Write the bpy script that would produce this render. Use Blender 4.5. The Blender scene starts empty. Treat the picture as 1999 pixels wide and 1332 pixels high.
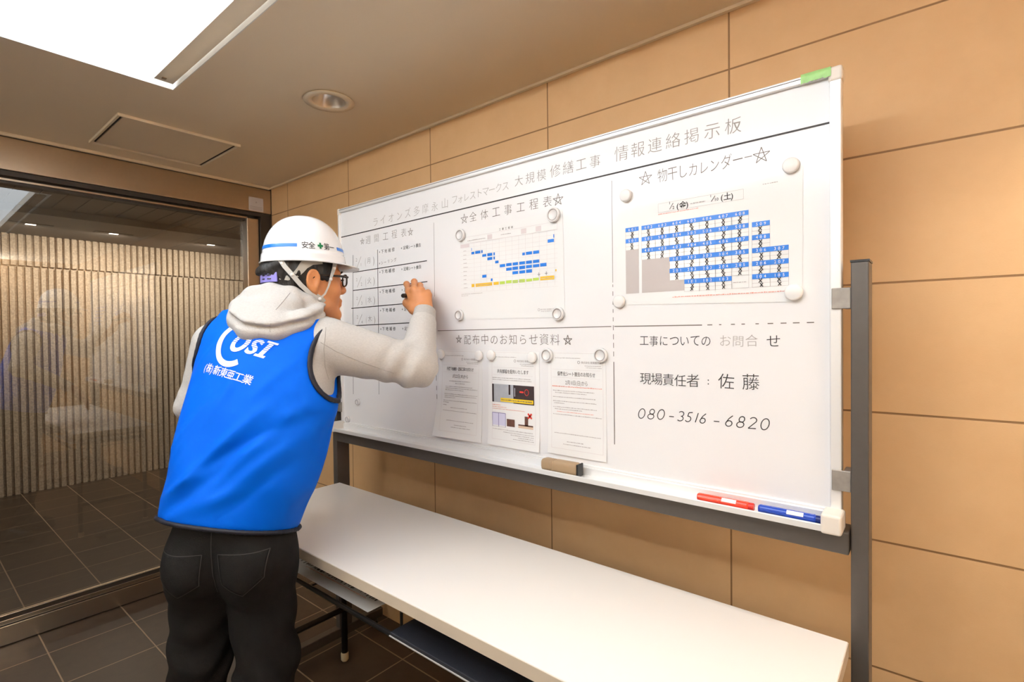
import bpy, bmesh, math, random
import numpy as np
from mathutils import Vector, Matrix
from mathutils.bvhtree import BVHTree

random.seed(7)
RNG = np.random.RandomState(7)
SC = bpy.context.scene
COL = SC.collection

# ------------------------------------------------------------------ camera
def look(yaw, pitch, roll):
    cy, sy = math.cos(yaw), math.sin(yaw)
    f = Vector((-sy*math.cos(pitch), cy*math.cos(pitch), math.sin(pitch)))
    r = Vector((cy, sy, 0)); u = r.cross(f)
    c, s = math.cos(roll), math.sin(roll)
    return c*r + s*u, -s*r + c*u, f
cam_d = bpy.data.cameras.new('camera')
cam = bpy.data.objects.new('camera', cam_d)
COL.objects.link(cam)
_r, _u, _f = look(0.688556, -0.016873, -0.011551)
cam.matrix_world = Matrix(((_r.x, _u.x, -_f.x, 1.63438), (_r.y, _u.y, -_f.y, -1.46355),
                           (_r.z, _u.z, -_f.z, 1.32160), (0, 0, 0, 1)))
cam_d.sensor_width = 36.0
cam_d.lens = 18.15
cam_d.clip_start = 0.02
SC.camera = cam

# ------------------------------------------------------------------ world, exposure, big lights
SC.view_settings.view_transform = 'Standard'
SC.view_settings.look = 'None'
SC.view_settings.gamma = 1.0
SC.view_settings.use_curve_mapping = False
SC.view_settings.exposure = 0.56
W = bpy.data.worlds.new('world'); SC.world = W
W.use_nodes = True
W.node_tree.nodes['Background'].inputs[0].default_value = (0.55, 0.6, 0.7, 1)
W.node_tree.nodes['Background'].inputs[1].default_value = 0.03
RECESS_GLOW = 2.5      # recess top glows for the light its hidden tubes would bounce
TUBE_STRENGTH = 56.0      # lamp tubes lying in the light troughs
ADDED_UPLIGHT = 29.0          # unseen uplights added to brighten the ceiling
ADDED_DOWNLIGHT = 2.4           # unseen lit downlight added beyond the right edge
OUT_SPOT = 8.0           # lamps in the soffit outside the glass

CEIL = 2.186              # ceiling height
RX0, RX1, RY0, RY1, RTOP = -0.44, 1.95, -2.15, -0.80, 2.285   # light recess in the ceiling

# ------------------------------------------------------------------ node / material helpers
def new_mat(name):
    m = bpy.data.materials.new(name); m.use_nodes = True
    nt = m.node_tree
    return m, nt, nt.nodes['Principled BSDF']
def mat(name, col, rough=0.5, metal=0.0, noise=0.0, nscale=40.0, bump=0.0, bscale=None, spec=0.5, trans=0.0, emit=None, estr=0.0, coat=0.0, detail=4.0, stretch=None):
    m, nt, b = new_mat(name)
    b.inputs['Base Color'].default_value = (*col, 1)
    b.inputs['Roughness'].default_value = rough
    b.inputs['Metallic'].default_value = metal
    b.inputs['Specular IOR Level'].default_value = spec
    b.inputs['Transmission Weight'].default_value = trans
    b.inputs['Coat Weight'].default_value = coat
    if emit:
        b.inputs['Emission Color'].default_value = (*emit, 1)
        b.inputs['Emission Strength'].default_value = estr
    if noise or bump:
        tc = nt.nodes.new('ShaderNodeTexCoord')
        src = tc.outputs['Object']
        if stretch:
            mp = nt.nodes.new('ShaderNodeMapping'); mp.inputs['Scale'].default_value = stretch
            nt.links.new(src, mp.inputs['Vector']); src = mp.outputs[0]
        nz = nt.nodes.new('ShaderNodeTexNoise'); nz.inputs['Scale'].default_value = nscale; nz.inputs['Detail'].default_value = detail
        nt.links.new(src, nz.inputs['Vector'])
        if noise:
            mx = nt.nodes.new('ShaderNodeMix'); mx.data_type = 'RGBA'
            mx.inputs[6].default_value = (*[c*(1-noise) for c in col], 1)
            mx.inputs[7].default_value = (*[min(1, c*(1+noise)) for c in col], 1)
            nt.links.new(nz.outputs['Fac'], mx.inputs[0]); nt.links.new(mx.outputs[2], b.inputs['Base Color'])
        if bump:
            n2 = nz
            if bscale:
                n2 = nt.nodes.new('ShaderNodeTexNoise'); n2.inputs['Scale'].default_value = bscale; n2.inputs['Detail'].default_value = detail
                nt.links.new(src, n2.inputs['Vector'])
            bp = nt.nodes.new('ShaderNodeBump'); bp.inputs['Strength'].default_value = bump; bp.inputs['Distance'].default_value = 0.004
            nt.links.new(n2.outputs['Fac'], bp.inputs['Height']); nt.links.new(bp.outputs[0], b.inputs['Normal'])
    return m
def mnode(nt, op, a, bval=None, c=None):
    n = nt.nodes.new('ShaderNodeMath'); n.operation = op
    for i, v in enumerate((a, bval, c)):
        if v is None: continue
        if isinstance(v, (int, float)): n.inputs[i].default_value = v
        else: nt.links.new(v, n.inputs[i])
    return n.outputs[0]
def seam_dist(nt, coord, period, off):
    x = mnode(nt, 'DIVIDE', mnode(nt, 'SUBTRACT', coord, off), period)
    fr = mnode(nt, 'FRACT', mnode(nt, 'ADD', x, 1000.5))
    return mnode(nt, 'MULTIPLY', mnode(nt, 'ABSOLUTE', mnode(nt, 'SUBTRACT', fr, 0.5)), period)
def tile_mat(name, cA, cB, seamcol, ax, periods, offs, width, rough, bumpdist, nscale, groove=0.0015, fine=300, fbump=0.12, rvar=0.0, jitter=0.0):
    m, nt, b = new_mat(name)
    tc = nt.nodes.new('ShaderNodeTexCoord'); sp = nt.nodes.new('ShaderNodeSeparateXYZ')
    nt.links.new(tc.outputs['Object'], sp.inputs[0])
    da = seam_dist(nt, sp.outputs[ax[0]], periods[0], offs[0]); db = seam_dist(nt, sp.outputs[ax[1]], periods[1], offs[1])
    d = mnode(nt, 'MINIMUM', da, db)
    mask = nt.nodes.new('ShaderNodeMapRange'); mask.inputs[1].default_value = width*0.4; mask.inputs[2].default_value = width*0.6+0.0004
    mask.inputs[3].default_value = 1; mask.inputs[4].default_value = 0
    nt.links.new(d, mask.inputs[0])
    nz = nt.nodes.new('ShaderNodeTexNoise'); nz.inputs['Scale'].default_value = nscale; nz.inputs['Detail'].default_value = 8; nz.inputs['Roughness'].default_value = 0.65
    nt.links.new(tc.outputs['Object'], nz.inputs['Vector'])
    cr = nt.nodes.new('ShaderNodeMapRange'); cr.inputs[1].default_value = 0.3; cr.inputs[2].default_value = 0.7
    nt.links.new(nz.outputs['Fac'], cr.inputs[0])
    mx = nt.nodes.new('ShaderNodeMix'); mx.data_type = 'RGBA'
    mx.inputs[6].default_value = (*cA, 1); mx.inputs[7].default_value = (*cB, 1)
    nt.links.new(cr.outputs[0], mx.inputs[0])
    mx2 = nt.nodes.new('ShaderNodeMix'); mx2.data_type = 'RGBA'; mx2.inputs[7].default_value = (*seamcol, 1)
    nt.links.new(mask.outputs[0], mx2.inputs[0]); nt.links.new(mx.outputs[2], mx2.inputs[6])
    nt.links.new(mx2.outputs[2], b.inputs['Base Color'])
    b.inputs['Roughness'].default_value = rough
    f2 = nt.nodes.new('ShaderNodeTexNoise'); f2.inputs['Scale'].default_value = fine; f2.inputs['Detail'].default_value = 3
    nt.links.new(tc.outputs['Object'], f2.inputs['Vector'])
    hgt = mnode(nt, 'SUBTRACT', mnode(nt, 'MULTIPLY', f2.outputs['Fac'], fbump), mnode(nt, 'MULTIPLY', mask.outputs[0], 0.6))
    bp = nt.nodes.new('ShaderNodeBump'); bp.inputs['Strength'].default_value = 0.6; bp.inputs['Distance'].default_value = bumpdist
    nt.links.new(hgt, bp.inputs['Height']); nt.links.new(bp.outputs[0], b.inputs['Normal'])
    return m
def emit_mat(name, col, s):
    m = bpy.data.materials.new(name); m.use_nodes = True; nt = m.node_tree
    nt.nodes.remove(nt.nodes['Principled BSDF'])
    e = nt.nodes.new('ShaderNodeEmission'); e.inputs[0].default_value = (*col, 1); e.inputs[1].default_value = s
    nt.links.new(e.outputs[0], nt.nodes['Material Output'].inputs[0])
    return m
def glass_mat(name, ior=1.5, tint=(0.93, 0.93, 0.9), rough=0.0):
    m = bpy.data.materials.new(name); m.use_nodes = True; nt = m.node_tree
    nt.nodes.remove(nt.nodes['Principled BSDF'])
    t = nt.nodes.new('ShaderNodeBsdfTransparent'); t.inputs[0].default_value = (*tint, 1)
    g = nt.nodes.new('ShaderNodeBsdfGlossy'); g.inputs['Roughness'].default_value = rough
    fr = nt.nodes.new('ShaderNodeFresnel'); ge = nt.nodes.new('ShaderNodeNewGeometry')
    # both faces of the sheet reflect like air to glass
    nt.links.new(mnode(nt, 'ADD', mnode(nt, 'MULTIPLY', ge.outputs['Backfacing'], 1.0/ior-ior), ior), fr.inputs[0])
    mx = nt.nodes.new('ShaderNodeMixShader')
    nt.links.new(fr.outputs[0], mx.inputs[0]); nt.links.new(t.outputs[0], mx.inputs[1]); nt.links.new(g.outputs[0], mx.inputs[2])
    nt.links.new(mx.outputs[0], nt.nodes['Material Output'].inputs[0])
    return m

M = {}
M['wall'] = tile_mat('tan stone tile', (0.645, 0.395, 0.190), (0.695, 0.44, 0.222), (0.26, 0.135, 0.05), (0, 2), (0.6, 0.3), (0.0, 0.225), 0.0042, 0.62, 0.002, 7.0)
M['floor'] = tile_mat('dark brown floor tile', (0.046, 0.030, 0.019), (0.066, 0.044, 0.028), (0.30, 0.215, 0.14), (0, 1), (0.3, 0.3), (-0.036, -0.155), 0.005, 0.36, 0.002, 18.0)
M['ceiling'] = mat('beige ceiling paper', (0.90, 0.77, 0.585), 0.8, noise=0.03, nscale=500, bump=0.25, bscale=700)
M['white_paint'] = mat('white paint', (0.86, 0.84, 0.80), 0.6)
M['beige_wall'] = mat('pale wall paper', (0.80, 0.75, 0.68), 0.8, noise=0.04, nscale=60)
M['bronze'] = mat('satin bronze steel', (0.56, 0.46, 0.35), 0.30, 1.0, noise=0.05, nscale=60)
M['steel'] = mat('brushed stainless steel', (0.62, 0.56, 0.47), 0.24, 1.0, bump=0.03, bscale=400, stretch=(40, 1, 1))
M['dark_line'] = mat('dark gasket', (0.03, 0.022, 0.015), 0.5)
M['glass'] = glass_mat('clear glass', 1.85, (0.975, 0.97, 0.955))
M['concrete'] = mat('split rib concrete', (0.42, 0.335, 0.245), 0.9, noise=0.62, nscale=75, bump=1.0, bscale=80, detail=6)
M['out_plank'] = mat('dark ceiling planks', (0.115, 0.088, 0.065), 0.7, noise=0.1, nscale=80)
M['out_soffit'] = mat('grey brown soffit', (0.10, 0.085, 0.072), 0.7)
M['slot_black'] = mat('black slot', (0.02, 0.015, 0.012), 0.6)
M['panel'] = emit_mat('glowing recess top', (0.90, 0.955, 1.0), RECESS_GLOW)
M['tube'] = emit_mat('lamp tube', (0.90, 0.955, 1.0), TUBE_STRENGTH)
M['tube_dim'] = emit_mat('dim lamp tube', (0.90, 0.955, 1.0), 14.0)
M['trough'] = mat('pale light trough', (0.82, 0.76, 0.67), 0.5, noise=0.02, nscale=300)
_m = M['trough']; _nt = _m.node_tree; _t = _nt.nodes.new('ShaderNodeBsdfTranslucent'); _t.inputs[0].default_value = (0.85, 0.74, 0.58, 1)
_x = _nt.nodes.new('ShaderNodeMixShader'); _x.inputs[0].default_value = 0.10
_nt.links.new(_nt.nodes['Principled BSDF'].outputs[0], _x.inputs[1]); _nt.links.new(_t.outputs[0], _x.inputs[2]); _nt.links.new(_x.outputs[0], _nt.nodes['Material Output'].inputs[0])
M['chrome'] = mat('mirror reflector', (0.75, 0.72, 0.68), 0.28, 1.0)
M['lamp_off'] = mat('unlit lamp face', (0.55, 0.5, 0.42), 0.4)
M['board'] = mat('white enamel board', (0.84, 0.82, 0.815), 0.2, spec=0.5, coat=0.0)
M['alu'] = mat('pale aluminium frame', (0.86, 0.85, 0.84), 0.32, 0.3, bump=0.03, bscale=200, stretch=(1, 1, 30))
M['plastic_ivory'] = mat('ivory plastic', (0.78, 0.71, 0.63), 0.4)
M['post'] = mat('dark grey painted steel', (0.105, 0.092, 0.082), 0.38, 0.3, noise=0.08, nscale=70)
M['bracket'] = mat('worn grey zinc', (0.33, 0.30, 0.27), 0.4, 0.35, noise=0.35, nscale=60)
M['ink'] = mat('black marker ink', (0.035, 0.03, 0.028), 0.6)
M['ink_grey'] = mat('faded grey marker ink', (0.30, 0.265, 0.235), 0.6)
M['ink_mid'] = mat('brown grey marker ink', (0.17, 0.14, 0.12), 0.6)
M['ink_faint'] = mat('very faded marker ink', (0.42, 0.385, 0.36), 0.6)
M['paper'] = mat('white paper', (0.84, 0.825, 0.81), 0.55)
M['laminate'] = mat('laminated white sheet', (0.84, 0.83, 0.815), 0.12)
M['print_blue'] = mat('printed blue', (0.012, 0.19, 0.70), 0.35)
M['print_orange'] = mat('printed orange', (0.85, 0.50, 0.03), 0.4)
M['print_green'] = mat('printed lime green', (0.50, 0.66, 0.10), 0.4)
M['print_grey'] = mat('printed grey', (0.52, 0.46, 0.44), 0.4)
M['print_pale'] = mat('pale printed lines', (0.68, 0.60, 0.60), 0.5)
M['print_text'] = mat('printed black text', (0.16, 0.14, 0.135), 0.5)
M['print_text_pale'] = mat('small grey print', (0.44, 0.39, 0.38), 0.5)
M['print_red'] = mat('printed red', (0.80, 0.05, 0.03), 0.5)
M['print_red_pale'] = mat('small red print', (0.80, 0.36, 0.30), 0.5)
M['print_yellow'] = mat('printed yellow', (0.88, 0.60, 0.02), 0.4)
M['print_dark'] = mat('photo dark brown', (0.05, 0.033, 0.03), 0.4, noise=0.3, nscale=80)
M['print_photo_grey'] = mat('photo grey door', (0.42, 0.43, 0.46), 0.4, noise=0.15, nscale=40)
M['print_lilac'] = mat('printed pale lilac', (0.66, 0.64, 0.80), 0.4)
M['print_violet'] = mat('printed violet line', (0.25, 0.22, 0.42), 0.4)
M['print_tan'] = mat('photo tan floor', (0.70, 0.52, 0.38), 0.4)
M['print_brown'] = mat('photo brown', (0.14, 0.065, 0.045), 0.4, noise=0.4, nscale=120)
M['magnet_white'] = mat('white plastic magnet', (0.83, 0.80, 0.77), 0.35)
M['magnet_clear'] = mat('clear plastic magnet', (0.80, 0.775, 0.76), 0.10, coat=0.4)
M['magnet_ring'] = mat('grey ring in magnet', (0.42, 0.38, 0.36), 0.3, 0.4)
M['felt'] = mat('tan eraser body', (0.38, 0.26, 0.15), 0.5, noise=0.05, nscale=100)
M['black_plastic'] = mat('black plastic', (0.012, 0.012, 0.013), 0.3)
M['red_plastic'] = mat('red translucent marker', (0.90, 0.055, 0.02), 0.15, coat=0.5)
M['red_dark'] = mat('deep red marker end', (0.62, 0.02, 0.012), 0.2)
M['blue_plastic'] = mat('blue translucent marker', (0.008, 0.06, 0.46), 0.15, coat=0.5)
M['blue_dark'] = mat('deep blue marker end', (0.005, 0.02, 0.16), 0.2)
M['tape'] = mat('pale green masking tape', (0.36, 0.66, 0.24), 0.5, noise=0.3, nscale=60, bump=0.6, bscale=60)
M['table_top'] = mat('ivory laminate', (0.86, 0.815, 0.765), 0.33)
M['table_edge'] = mat('beige edge band', (0.66, 0.56, 0.44), 0.4)
M['black_metal'] = mat('black painted metal', (0.012, 0.011, 0.011), 0.35, 0.2)
M['cream_rubber'] = mat('cream foot cap', (0.70, 0.60, 0.40), 0.5)
M['folder'] = mat('black blue folder', (0.016, 0.017, 0.024), 0.6, noise=0.3, nscale=500, bump=0.2, bscale=500)
M['card'] = mat('brown card', (0.25, 0.15, 0.10), 0.6)
M['skin'] = mat('warm skin', (0.66, 0.27, 0.105), 0.48, noise=0.10, nscale=35, bump=0.12, bscale=140)
M['hair'] = mat('black hair', (0.010, 0.008, 0.007), 0.5, noise=0.5, nscale=90, bump=0.9, bscale=110, stretch=(1, 1, 0.35))
M['vest'] = mat('bright blue vest cloth', (0.0, 0.135, 0.82), 0.55, noise=0.05, nscale=900, bump=0.08, bscale=900, spec=0.10)
M['vest_binding'] = mat('navy black binding', (0.010, 0.011, 0.022), 0.6)
M['hoodie'] = mat('light heather grey fleece', (0.53, 0.50, 0.47), 0.85, noise=0.14, nscale=160, bump=0.35, bscale=300, stretch=(1, 1, 2.2))
M['cuff'] = mat('grey rib knit', (0.47, 0.445, 0.42), 0.85, noise=0.12, nscale=200, bump=0.3, bscale=400)
M['hoodie_seam'] = mat('grey seam thread', (0.42, 0.39, 0.36), 0.85)
M['denim'] = mat('black denim', (0.0075, 0.0068, 0.0066), 0.8, spec=0.25, noise=0.45, nscale=45, bump=0.35, bscale=600)
M['stitch'] = mat('dark grey stitching', (0.032, 0.03, 0.029), 0.7)
M['shoe'] = mat('black shoe leather', (0.02, 0.018, 0.017), 0.4)
M['sole'] = mat('dark rubber sole', (0.05, 0.045, 0.04), 0.7)
M['helmet'] = mat('white helmet shell', (0.88, 0.87, 0.875), 0.2, coat=0.4)
M['helmet_blue'] = mat('blue tape stripe', (0.012, 0.19, 0.72), 0.3)
M['helmet_text'] = mat('black print', (0.02, 0.018, 0.016), 0.4)
M['helmet_green'] = mat('green cross print', (0.004, 0.20, 0.07), 0.4)
M['strap'] = mat('grey white webbing', (0.55, 0.53, 0.50), 0.6, bump=0.2, bscale=500)
M['harness'] = mat('pale grey plastic harness', (0.44, 0.42, 0.37), 0.45)
M['purple'] = mat('violet plastic adjuster', (0.27, 0.24, 0.66), 0.4)
M['frame_brown'] = mat('dark brown spectacle frame', (0.030, 0.018, 0.012), 0.25)
M['lens'] = glass_mat('spectacle lens', 1.5, (0.97, 0.97, 0.97))
M['eye_white'] = mat('eye white', (0.75, 0.7, 0.66), 0.2)
M['white_print'] = mat('white screen print', (0.83, 0.84, 0.87), 0.5)
M['sticker'] = mat('grey white sticker', (0.60, 0.56, 0.55), 0.5)

# ------------------------------------------------------------------ object helpers
def tag(o, label=None, cat=None, group=None, kind=None):
    if label: o['label'] = label
    if cat: o['category'] = cat
    if group: o['group'] = group
    if kind: o['kind'] = kind
    return o
def empty(name, loc, label=None, cat=None, group=None, kind=None):
    o = bpy.data.objects.new(name, None); COL.objects.link(o)
    o.empty_display_size = 0.05
    o.location = loc
    return tag(o, label, cat, group, kind)
def link(name, me, m=None, parent=None, smooth=False, bevel=0.0, segs=2, auto=None):
    """mesh given in world coordinates; placed under its parent"""
    o = bpy.data.objects.new(name, me); COL.objects.link(o)
    if m is not None and not me.materials:
        for mm in (m if isinstance(m, (list, tuple)) else [m]): me.materials.append(mm)
    if smooth: me.polygons.foreach_set('use_smooth', [True]*len(me.polygons))
    if parent is not None:
        o.parent = parent
        off = parent.location.copy(); q = parent.parent
        while q is not None:
            off += q.location; q = q.parent
        me.transform(Matrix.Translation(-off))
    if bevel:
        b = o.modifiers.new('bevel', 'BEVEL'); b.width = bevel; b.segments = segs; b.limit_method = 'ANGLE'; b.angle_limit = 0.6
    return o
class MB:
    def __init__(s): s.v = []; s.f = []; s.mi = []
    def add(s, v, f, mi=0):
        n = len(s.v); s.v += [tuple(map(float, p)) for p in v]; s.f += [tuple(i+n for i in q) for q in f]; s.mi += [mi]*len(f); return s
    def box(s, x0, x1, y0, y1, z0, z1, mi=0, rot=None, piv=None):
        v = [Vector(p) for p in ((x0,y0,z0),(x1,y0,z0),(x1,y1,z0),(x0,y1,z0),(x0,y0,z1),(x1,y0,z1),(x1,y1,z1),(x0,y1,z1))]
        if rot is not None:
            pv = Vector(piv) if piv else Vector(((x0+x1)/2, (y0+y1)/2, (z0+z1)/2)); v = [pv + rot @ (p-pv) for p in v]
        return s.add(v, [(0,3,2,1),(4,5,6,7),(0,1,5,4),(1,2,6,5),(2,3,7,6),(3,0,4,7)], mi)
    def quad(s, a, b, c, d, mi=0): return s.add([a, b, c, d], [(0,1,2,3)], mi)
    def tube(s, pts, r, n=10, mi=0, caps=True, closed=False):
        pts = [Vector(p) for p in pts]; k = len(pts); rs = r if isinstance(r, (list, tuple)) else [r]*k
        v = []; f = []; up = None
        for i in range(k):
            a = pts[i-1] if (i > 0 or closed) else pts[i]; b = pts[(i+1) % k] if (i < k-1 or closed) else pts[i]
            t = (b-a).normalized()
            if up is None:
                up = Vector((0,0,1)) if abs(t.z) < 0.9 else Vector((1,0,0))
            up = (up - t*up.dot(t)).normalized(); w = t.cross(up)
            for j in range(n):
                q = 2*math.pi*j/n; v.append(pts[i] + (up*math.cos(q)+w*math.sin(q))*rs[i])
        for i in range(k if closed else k-1):
            for j in range(n):
                i2 = (i+1) % k
                f.append((i*n+j, i*n+(j+1)%n, i2*n+(j+1)%n, i2*n+j))
        if caps and not closed: f += [tuple(range(n))[::-1], tuple((k-1)*n+j for j in range(n))]
        return s.add(v, f, mi)
    def lathe(s, prof, base, axis, n=28, mi=0):
        ax = Vector(axis).normalized(); u = ax.orthogonal().normalized(); w = ax.cross(u); base = Vector(base)
        v = []; f = []
        for (r, h) in prof:
            for j in range(n):
                q = 2*math.pi*j/n; v.append(base + ax*h + (u*math.cos(q)+w*math.sin(q))*max(r, 1e-5))
        for i in range(len(prof)-1):
            for j in range(n): f.append((i*n+j, i*n+(j+1)%n, (i+1)*n+(j+1)%n, (i+1)*n+j))
        return s.add(v, f, mi)
    def ribbon(s, pts, width, thick, normals, mi=0):
        """flat strap: centre points, surface normals"""
        k = len(pts); v = []; f = []
        for i in range(k):
            a = Vector(pts[max(0, i-1)]); b = Vector(pts[min(k-1, i+1)]); t = (b-a).normalized()
            n = Vector(normals[i]); n = (n - t*n.dot(t)).normalized(); w = t.cross(n)
            p = Vector(pts[i]); ww = width[i] if isinstance(width, (list, tuple)) else width
            v += [p - w*ww/2, p + w*ww/2, p + w*ww/2 + n*thick, p - w*ww/2 + n*thick]
        for i in range(k-1):
            for j in range(4): f.append((4*i+j, 4*i+(j+1)%4, 4*i+4+(j+1)%4, 4*i+4+j))
        f += [(0,3,2,1), (4*k-4, 4*k-3, 4*k-2, 4*k-1)]
        return s.add(v, f, mi)
    def mesh(s, name, mats=None, fix=True):
        me = bpy.data.meshes.new(name); me.from_pydata(s.v, [], s.f)
        me.polygons.foreach_set('material_index', s.mi)
        if fix:
            bm = bmesh.new(); bm.from_mesh(me); bmesh.ops.recalc_face_normals(bm, faces=bm.faces); bm.to_mesh(me); bm.free()
        me.update(); return me
    def build(s, name, m, parent=None, smooth=False, bevel=0.0, segs=2, fix=True):
        return link(name, s.mesh(name, fix=fix), m, parent, smooth, bevel, segs)
def angle_smooth(o, deg=40):
    me = o.data; me.polygons.foreach_set('use_smooth', [True]*len(me.polygons))
    bm = bmesh.new(); bm.from_mesh(me)
    for e in bm.edges:
        if len(e.link_faces) == 2 and e.calc_face_angle(0) > math.radians(deg): e.smooth = False
    bm.to_mesh(me); bm.free(); return o

# ------------------------------------------------------------------ glyphs (Blender's own built-in font)
_G = {}
def glyph(ch, off=0.0):
    key = (ch, off)
    if key not in _G:
        cu = bpy.data.curves.new('tmp', 'FONT'); cu.body = ch; cu.size = 1.0; cu.offset = off; cu.resolution_u = 3
        ob = bpy.data.objects.new('tmp', cu)
        me = ob.to_mesh()
        v = np.array([q.co[:2] for q in me.vertices]) if len(me.vertices) else np.zeros((0, 2))
        f = [tuple(q.vertices) for q in me.polygons]
        ob.to_mesh_clear(); bpy.data.objects.remove(ob); bpy.data.curves.remove(cu)
        wide = ord(ch) > 0x2000
        adv = 0.98 if wide else ((v[:, 0].max()+0.07) if len(v) else 0.3)
        _G[key] = (v, f, adv)
    return _G[key]
def text2d(s, x0, x1, zb, h, off=0.0, jit=0.0, slope=0.0, shear=0.0, rnd=None):
    """list of (verts2d, faces) laid between x0 and x1; h = height of a full character"""
    rnd = rnd or random
    size = h/0.86
    advs = [glyph(c, off)[2]*size if c != ' ' else 0.35*size for c in s]
    tot = sum(advs); sx = 1.0
    space = (x1-x0-tot)/max(1, len(s)-1)
    if space < -0.12*size:
        sx = (x1-x0)/tot; space = 0.0
    out = []; x = x0
    for c, a in zip(s, advs):
        if c != ' ':
            v, f, _ = glyph(c, off)
            if len(v):
                k = 1 + rnd.uniform(-jit, jit); an = rnd.uniform(-jit, jit)*0.7
                u = v[:, 0]*size*k*sx; w = (v[:, 1]+0.02)*size*k
                u2 = u*math.cos(an) - w*math.sin(an) + shear*w; w2 = u*math.sin(an) + w*math.cos(an)
                out.append((np.stack([x + u2, zb + w2 + slope*(x-x0) + rnd.uniform(-jit, jit)*h*0.25], 1), f))
        x += a*sx + space
    return out

BY = -0.235               # writing surface of the board
def on_board(items, name, m, parent, y=BY-0.0004, bend=None):
    mb = MB()
    for v, f in items:
        mb.add([(p[0], y - (bend(p[0], p[1]) if bend else 0.0), p[1]) for p in v], f)
    return mb.build(name, m, parent, fix=False)
def line2d(x0, z0, x1, z1, w):
    d = np.array([x1-x0, z1-z0]); L = np.hypot(*d); n = np.array([-d[1], d[0]])/max(L, 1e-6)*w/2
    a = np.array([x0, z0]); b = np.array([x1, z1])
    k = max(1, int(L/0.03))
    v = []; f = []
    for i in range(k+1):
        p = a + (b-a)*i/k; v += [p-n, p+n]
    for i in range(k): f.append((2*i, 2*i+2, 2*i+3, 2*i+1))
    return (np.array(v), f)
def rect2d(x0, z0, x1, z1):
    k = max(1, int(abs(x1-x0)/0.03)); v = []; f = []
    for i in range(k+1):
        x = x0 + (x1-x0)*i/k; v += [(x, z0), (x, z1)]
    for i in range(k): f.append((2*i, 2*i+2, 2*i+3, 2*i+1))
    return (np.array(v), f)
def frame2d(x0, z0, x1, z1, w):
    return [line2d(x0, z0, x1, z0, w), line2d(x0, z1, x1, z1, w), line2d(x0, z0, x0, z1, w), line2d(x1, z0, x1, z1, w)]
def star2d(cx, cz, r, w):
    p = [(cx + r*math.sin(2*math.pi*k*2/5), cz + r*math.cos(2*math.pi*k*2/5)) for k in range(6)]
    return [line2d(*p[k], *p[k+1], w) for k in range(5)]
def poly2d(pts, w): return [line2d(*pts[i], *pts[i+1], w) for i in range(len(pts)-1)]
def arc2d(cx, cz, rx, rz, a0, a1, w, n=24):
    v = []; f = []
    for i in range(n+1):
        a = a0 + (a1-a0)*i/n
        for s in (-1, 1): v.append((cx + (rx+s*w/2)*math.cos(a), cz + (rz+s*w/2)*math.sin(a)))
    for i in range(n): f.append((2*i, 2*i+2, 2*i+3, 2*i+1))
    return (np.array(v), f)
def dashes(x0, x1, z, h, rnd):
    """a line of print too small to read: short broken strokes"""
    out = []; x = x0
    while x < x1:
        w = rnd.uniform(0.002, 0.0065)
        out.append(rect2d(x, z + rnd.uniform(-.0002, .0002), min(x1, x+w), z+h*rnd.uniform(.6, 1.0))); x += w + rnd.uniform(0.0006, 0.0018)
    return out

# ================================================================== SETTING
def struct(o): o['kind'] = 'structure'; return o
XR, YB = 3.3, -3.7        # right wall, wall behind the camera
XG = -1.45                # glass front
# back wall with tiles
struct(MB().box(-1.391, XR, 0, 0.14, 0, CEIL+0.03).build('wall_back', M['wall']))
struct(MB().box(XR, XR+0.1, YB, 0.14, 0, CEIL+0.03).build('wall_right', M['wall']))
struct(MB().box(-1.8, XR, YB-0.1, YB, 0, CEIL+0.03).build('wall_front', M['beige_wall']))
struct(MB().box(-4.6, XR, YB, 3.2, -0.06, 0).build('floor', M['floor']))
# ceiling with the light recess
c = MB()
T = CEIL+0.03
for (a0, a1, b0, b1) in ((-1.40, RX0, YB, 0.0), (RX1, XR, YB, 0.0), (RX0, RX1, RY1, 0.0), (RX0, RX1, YB, RY0)):
    c.box(a0, a1, b0, b1, CEIL, T, 0)
w = 0.02
c.box(RX0, RX0+.003, RY0, RY1, CEIL, RTOP, 1); c.box(RX1-.003, RX1, RY0, RY1, CEIL, RTOP, 1)
c.box(RX0+.003, RX1-.003, RY1-.003, RY1, CEIL, RTOP, 1); c.box(RX0+.003, RX1-.003, RY0, RY0+.003, CEIL, RTOP, 1)
c.box(RX0-w, RX1+w, RY0-w, RY1+w, RTOP, RTOP+0.02, 1)
struct(c.build('ceiling', [M['ceiling'], M['white_paint']]))
struct(MB().box(-1.391, XR, -0.012, -0.0005, CEIL-0.009, CEIL).build('trim_1', M['ceiling']))
struct(MB().box(-1.396, -1.380, YB, -0.012, CEIL-0.014, CEIL).build('trim_2', M['ceiling'], bevel=0.003))

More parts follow.
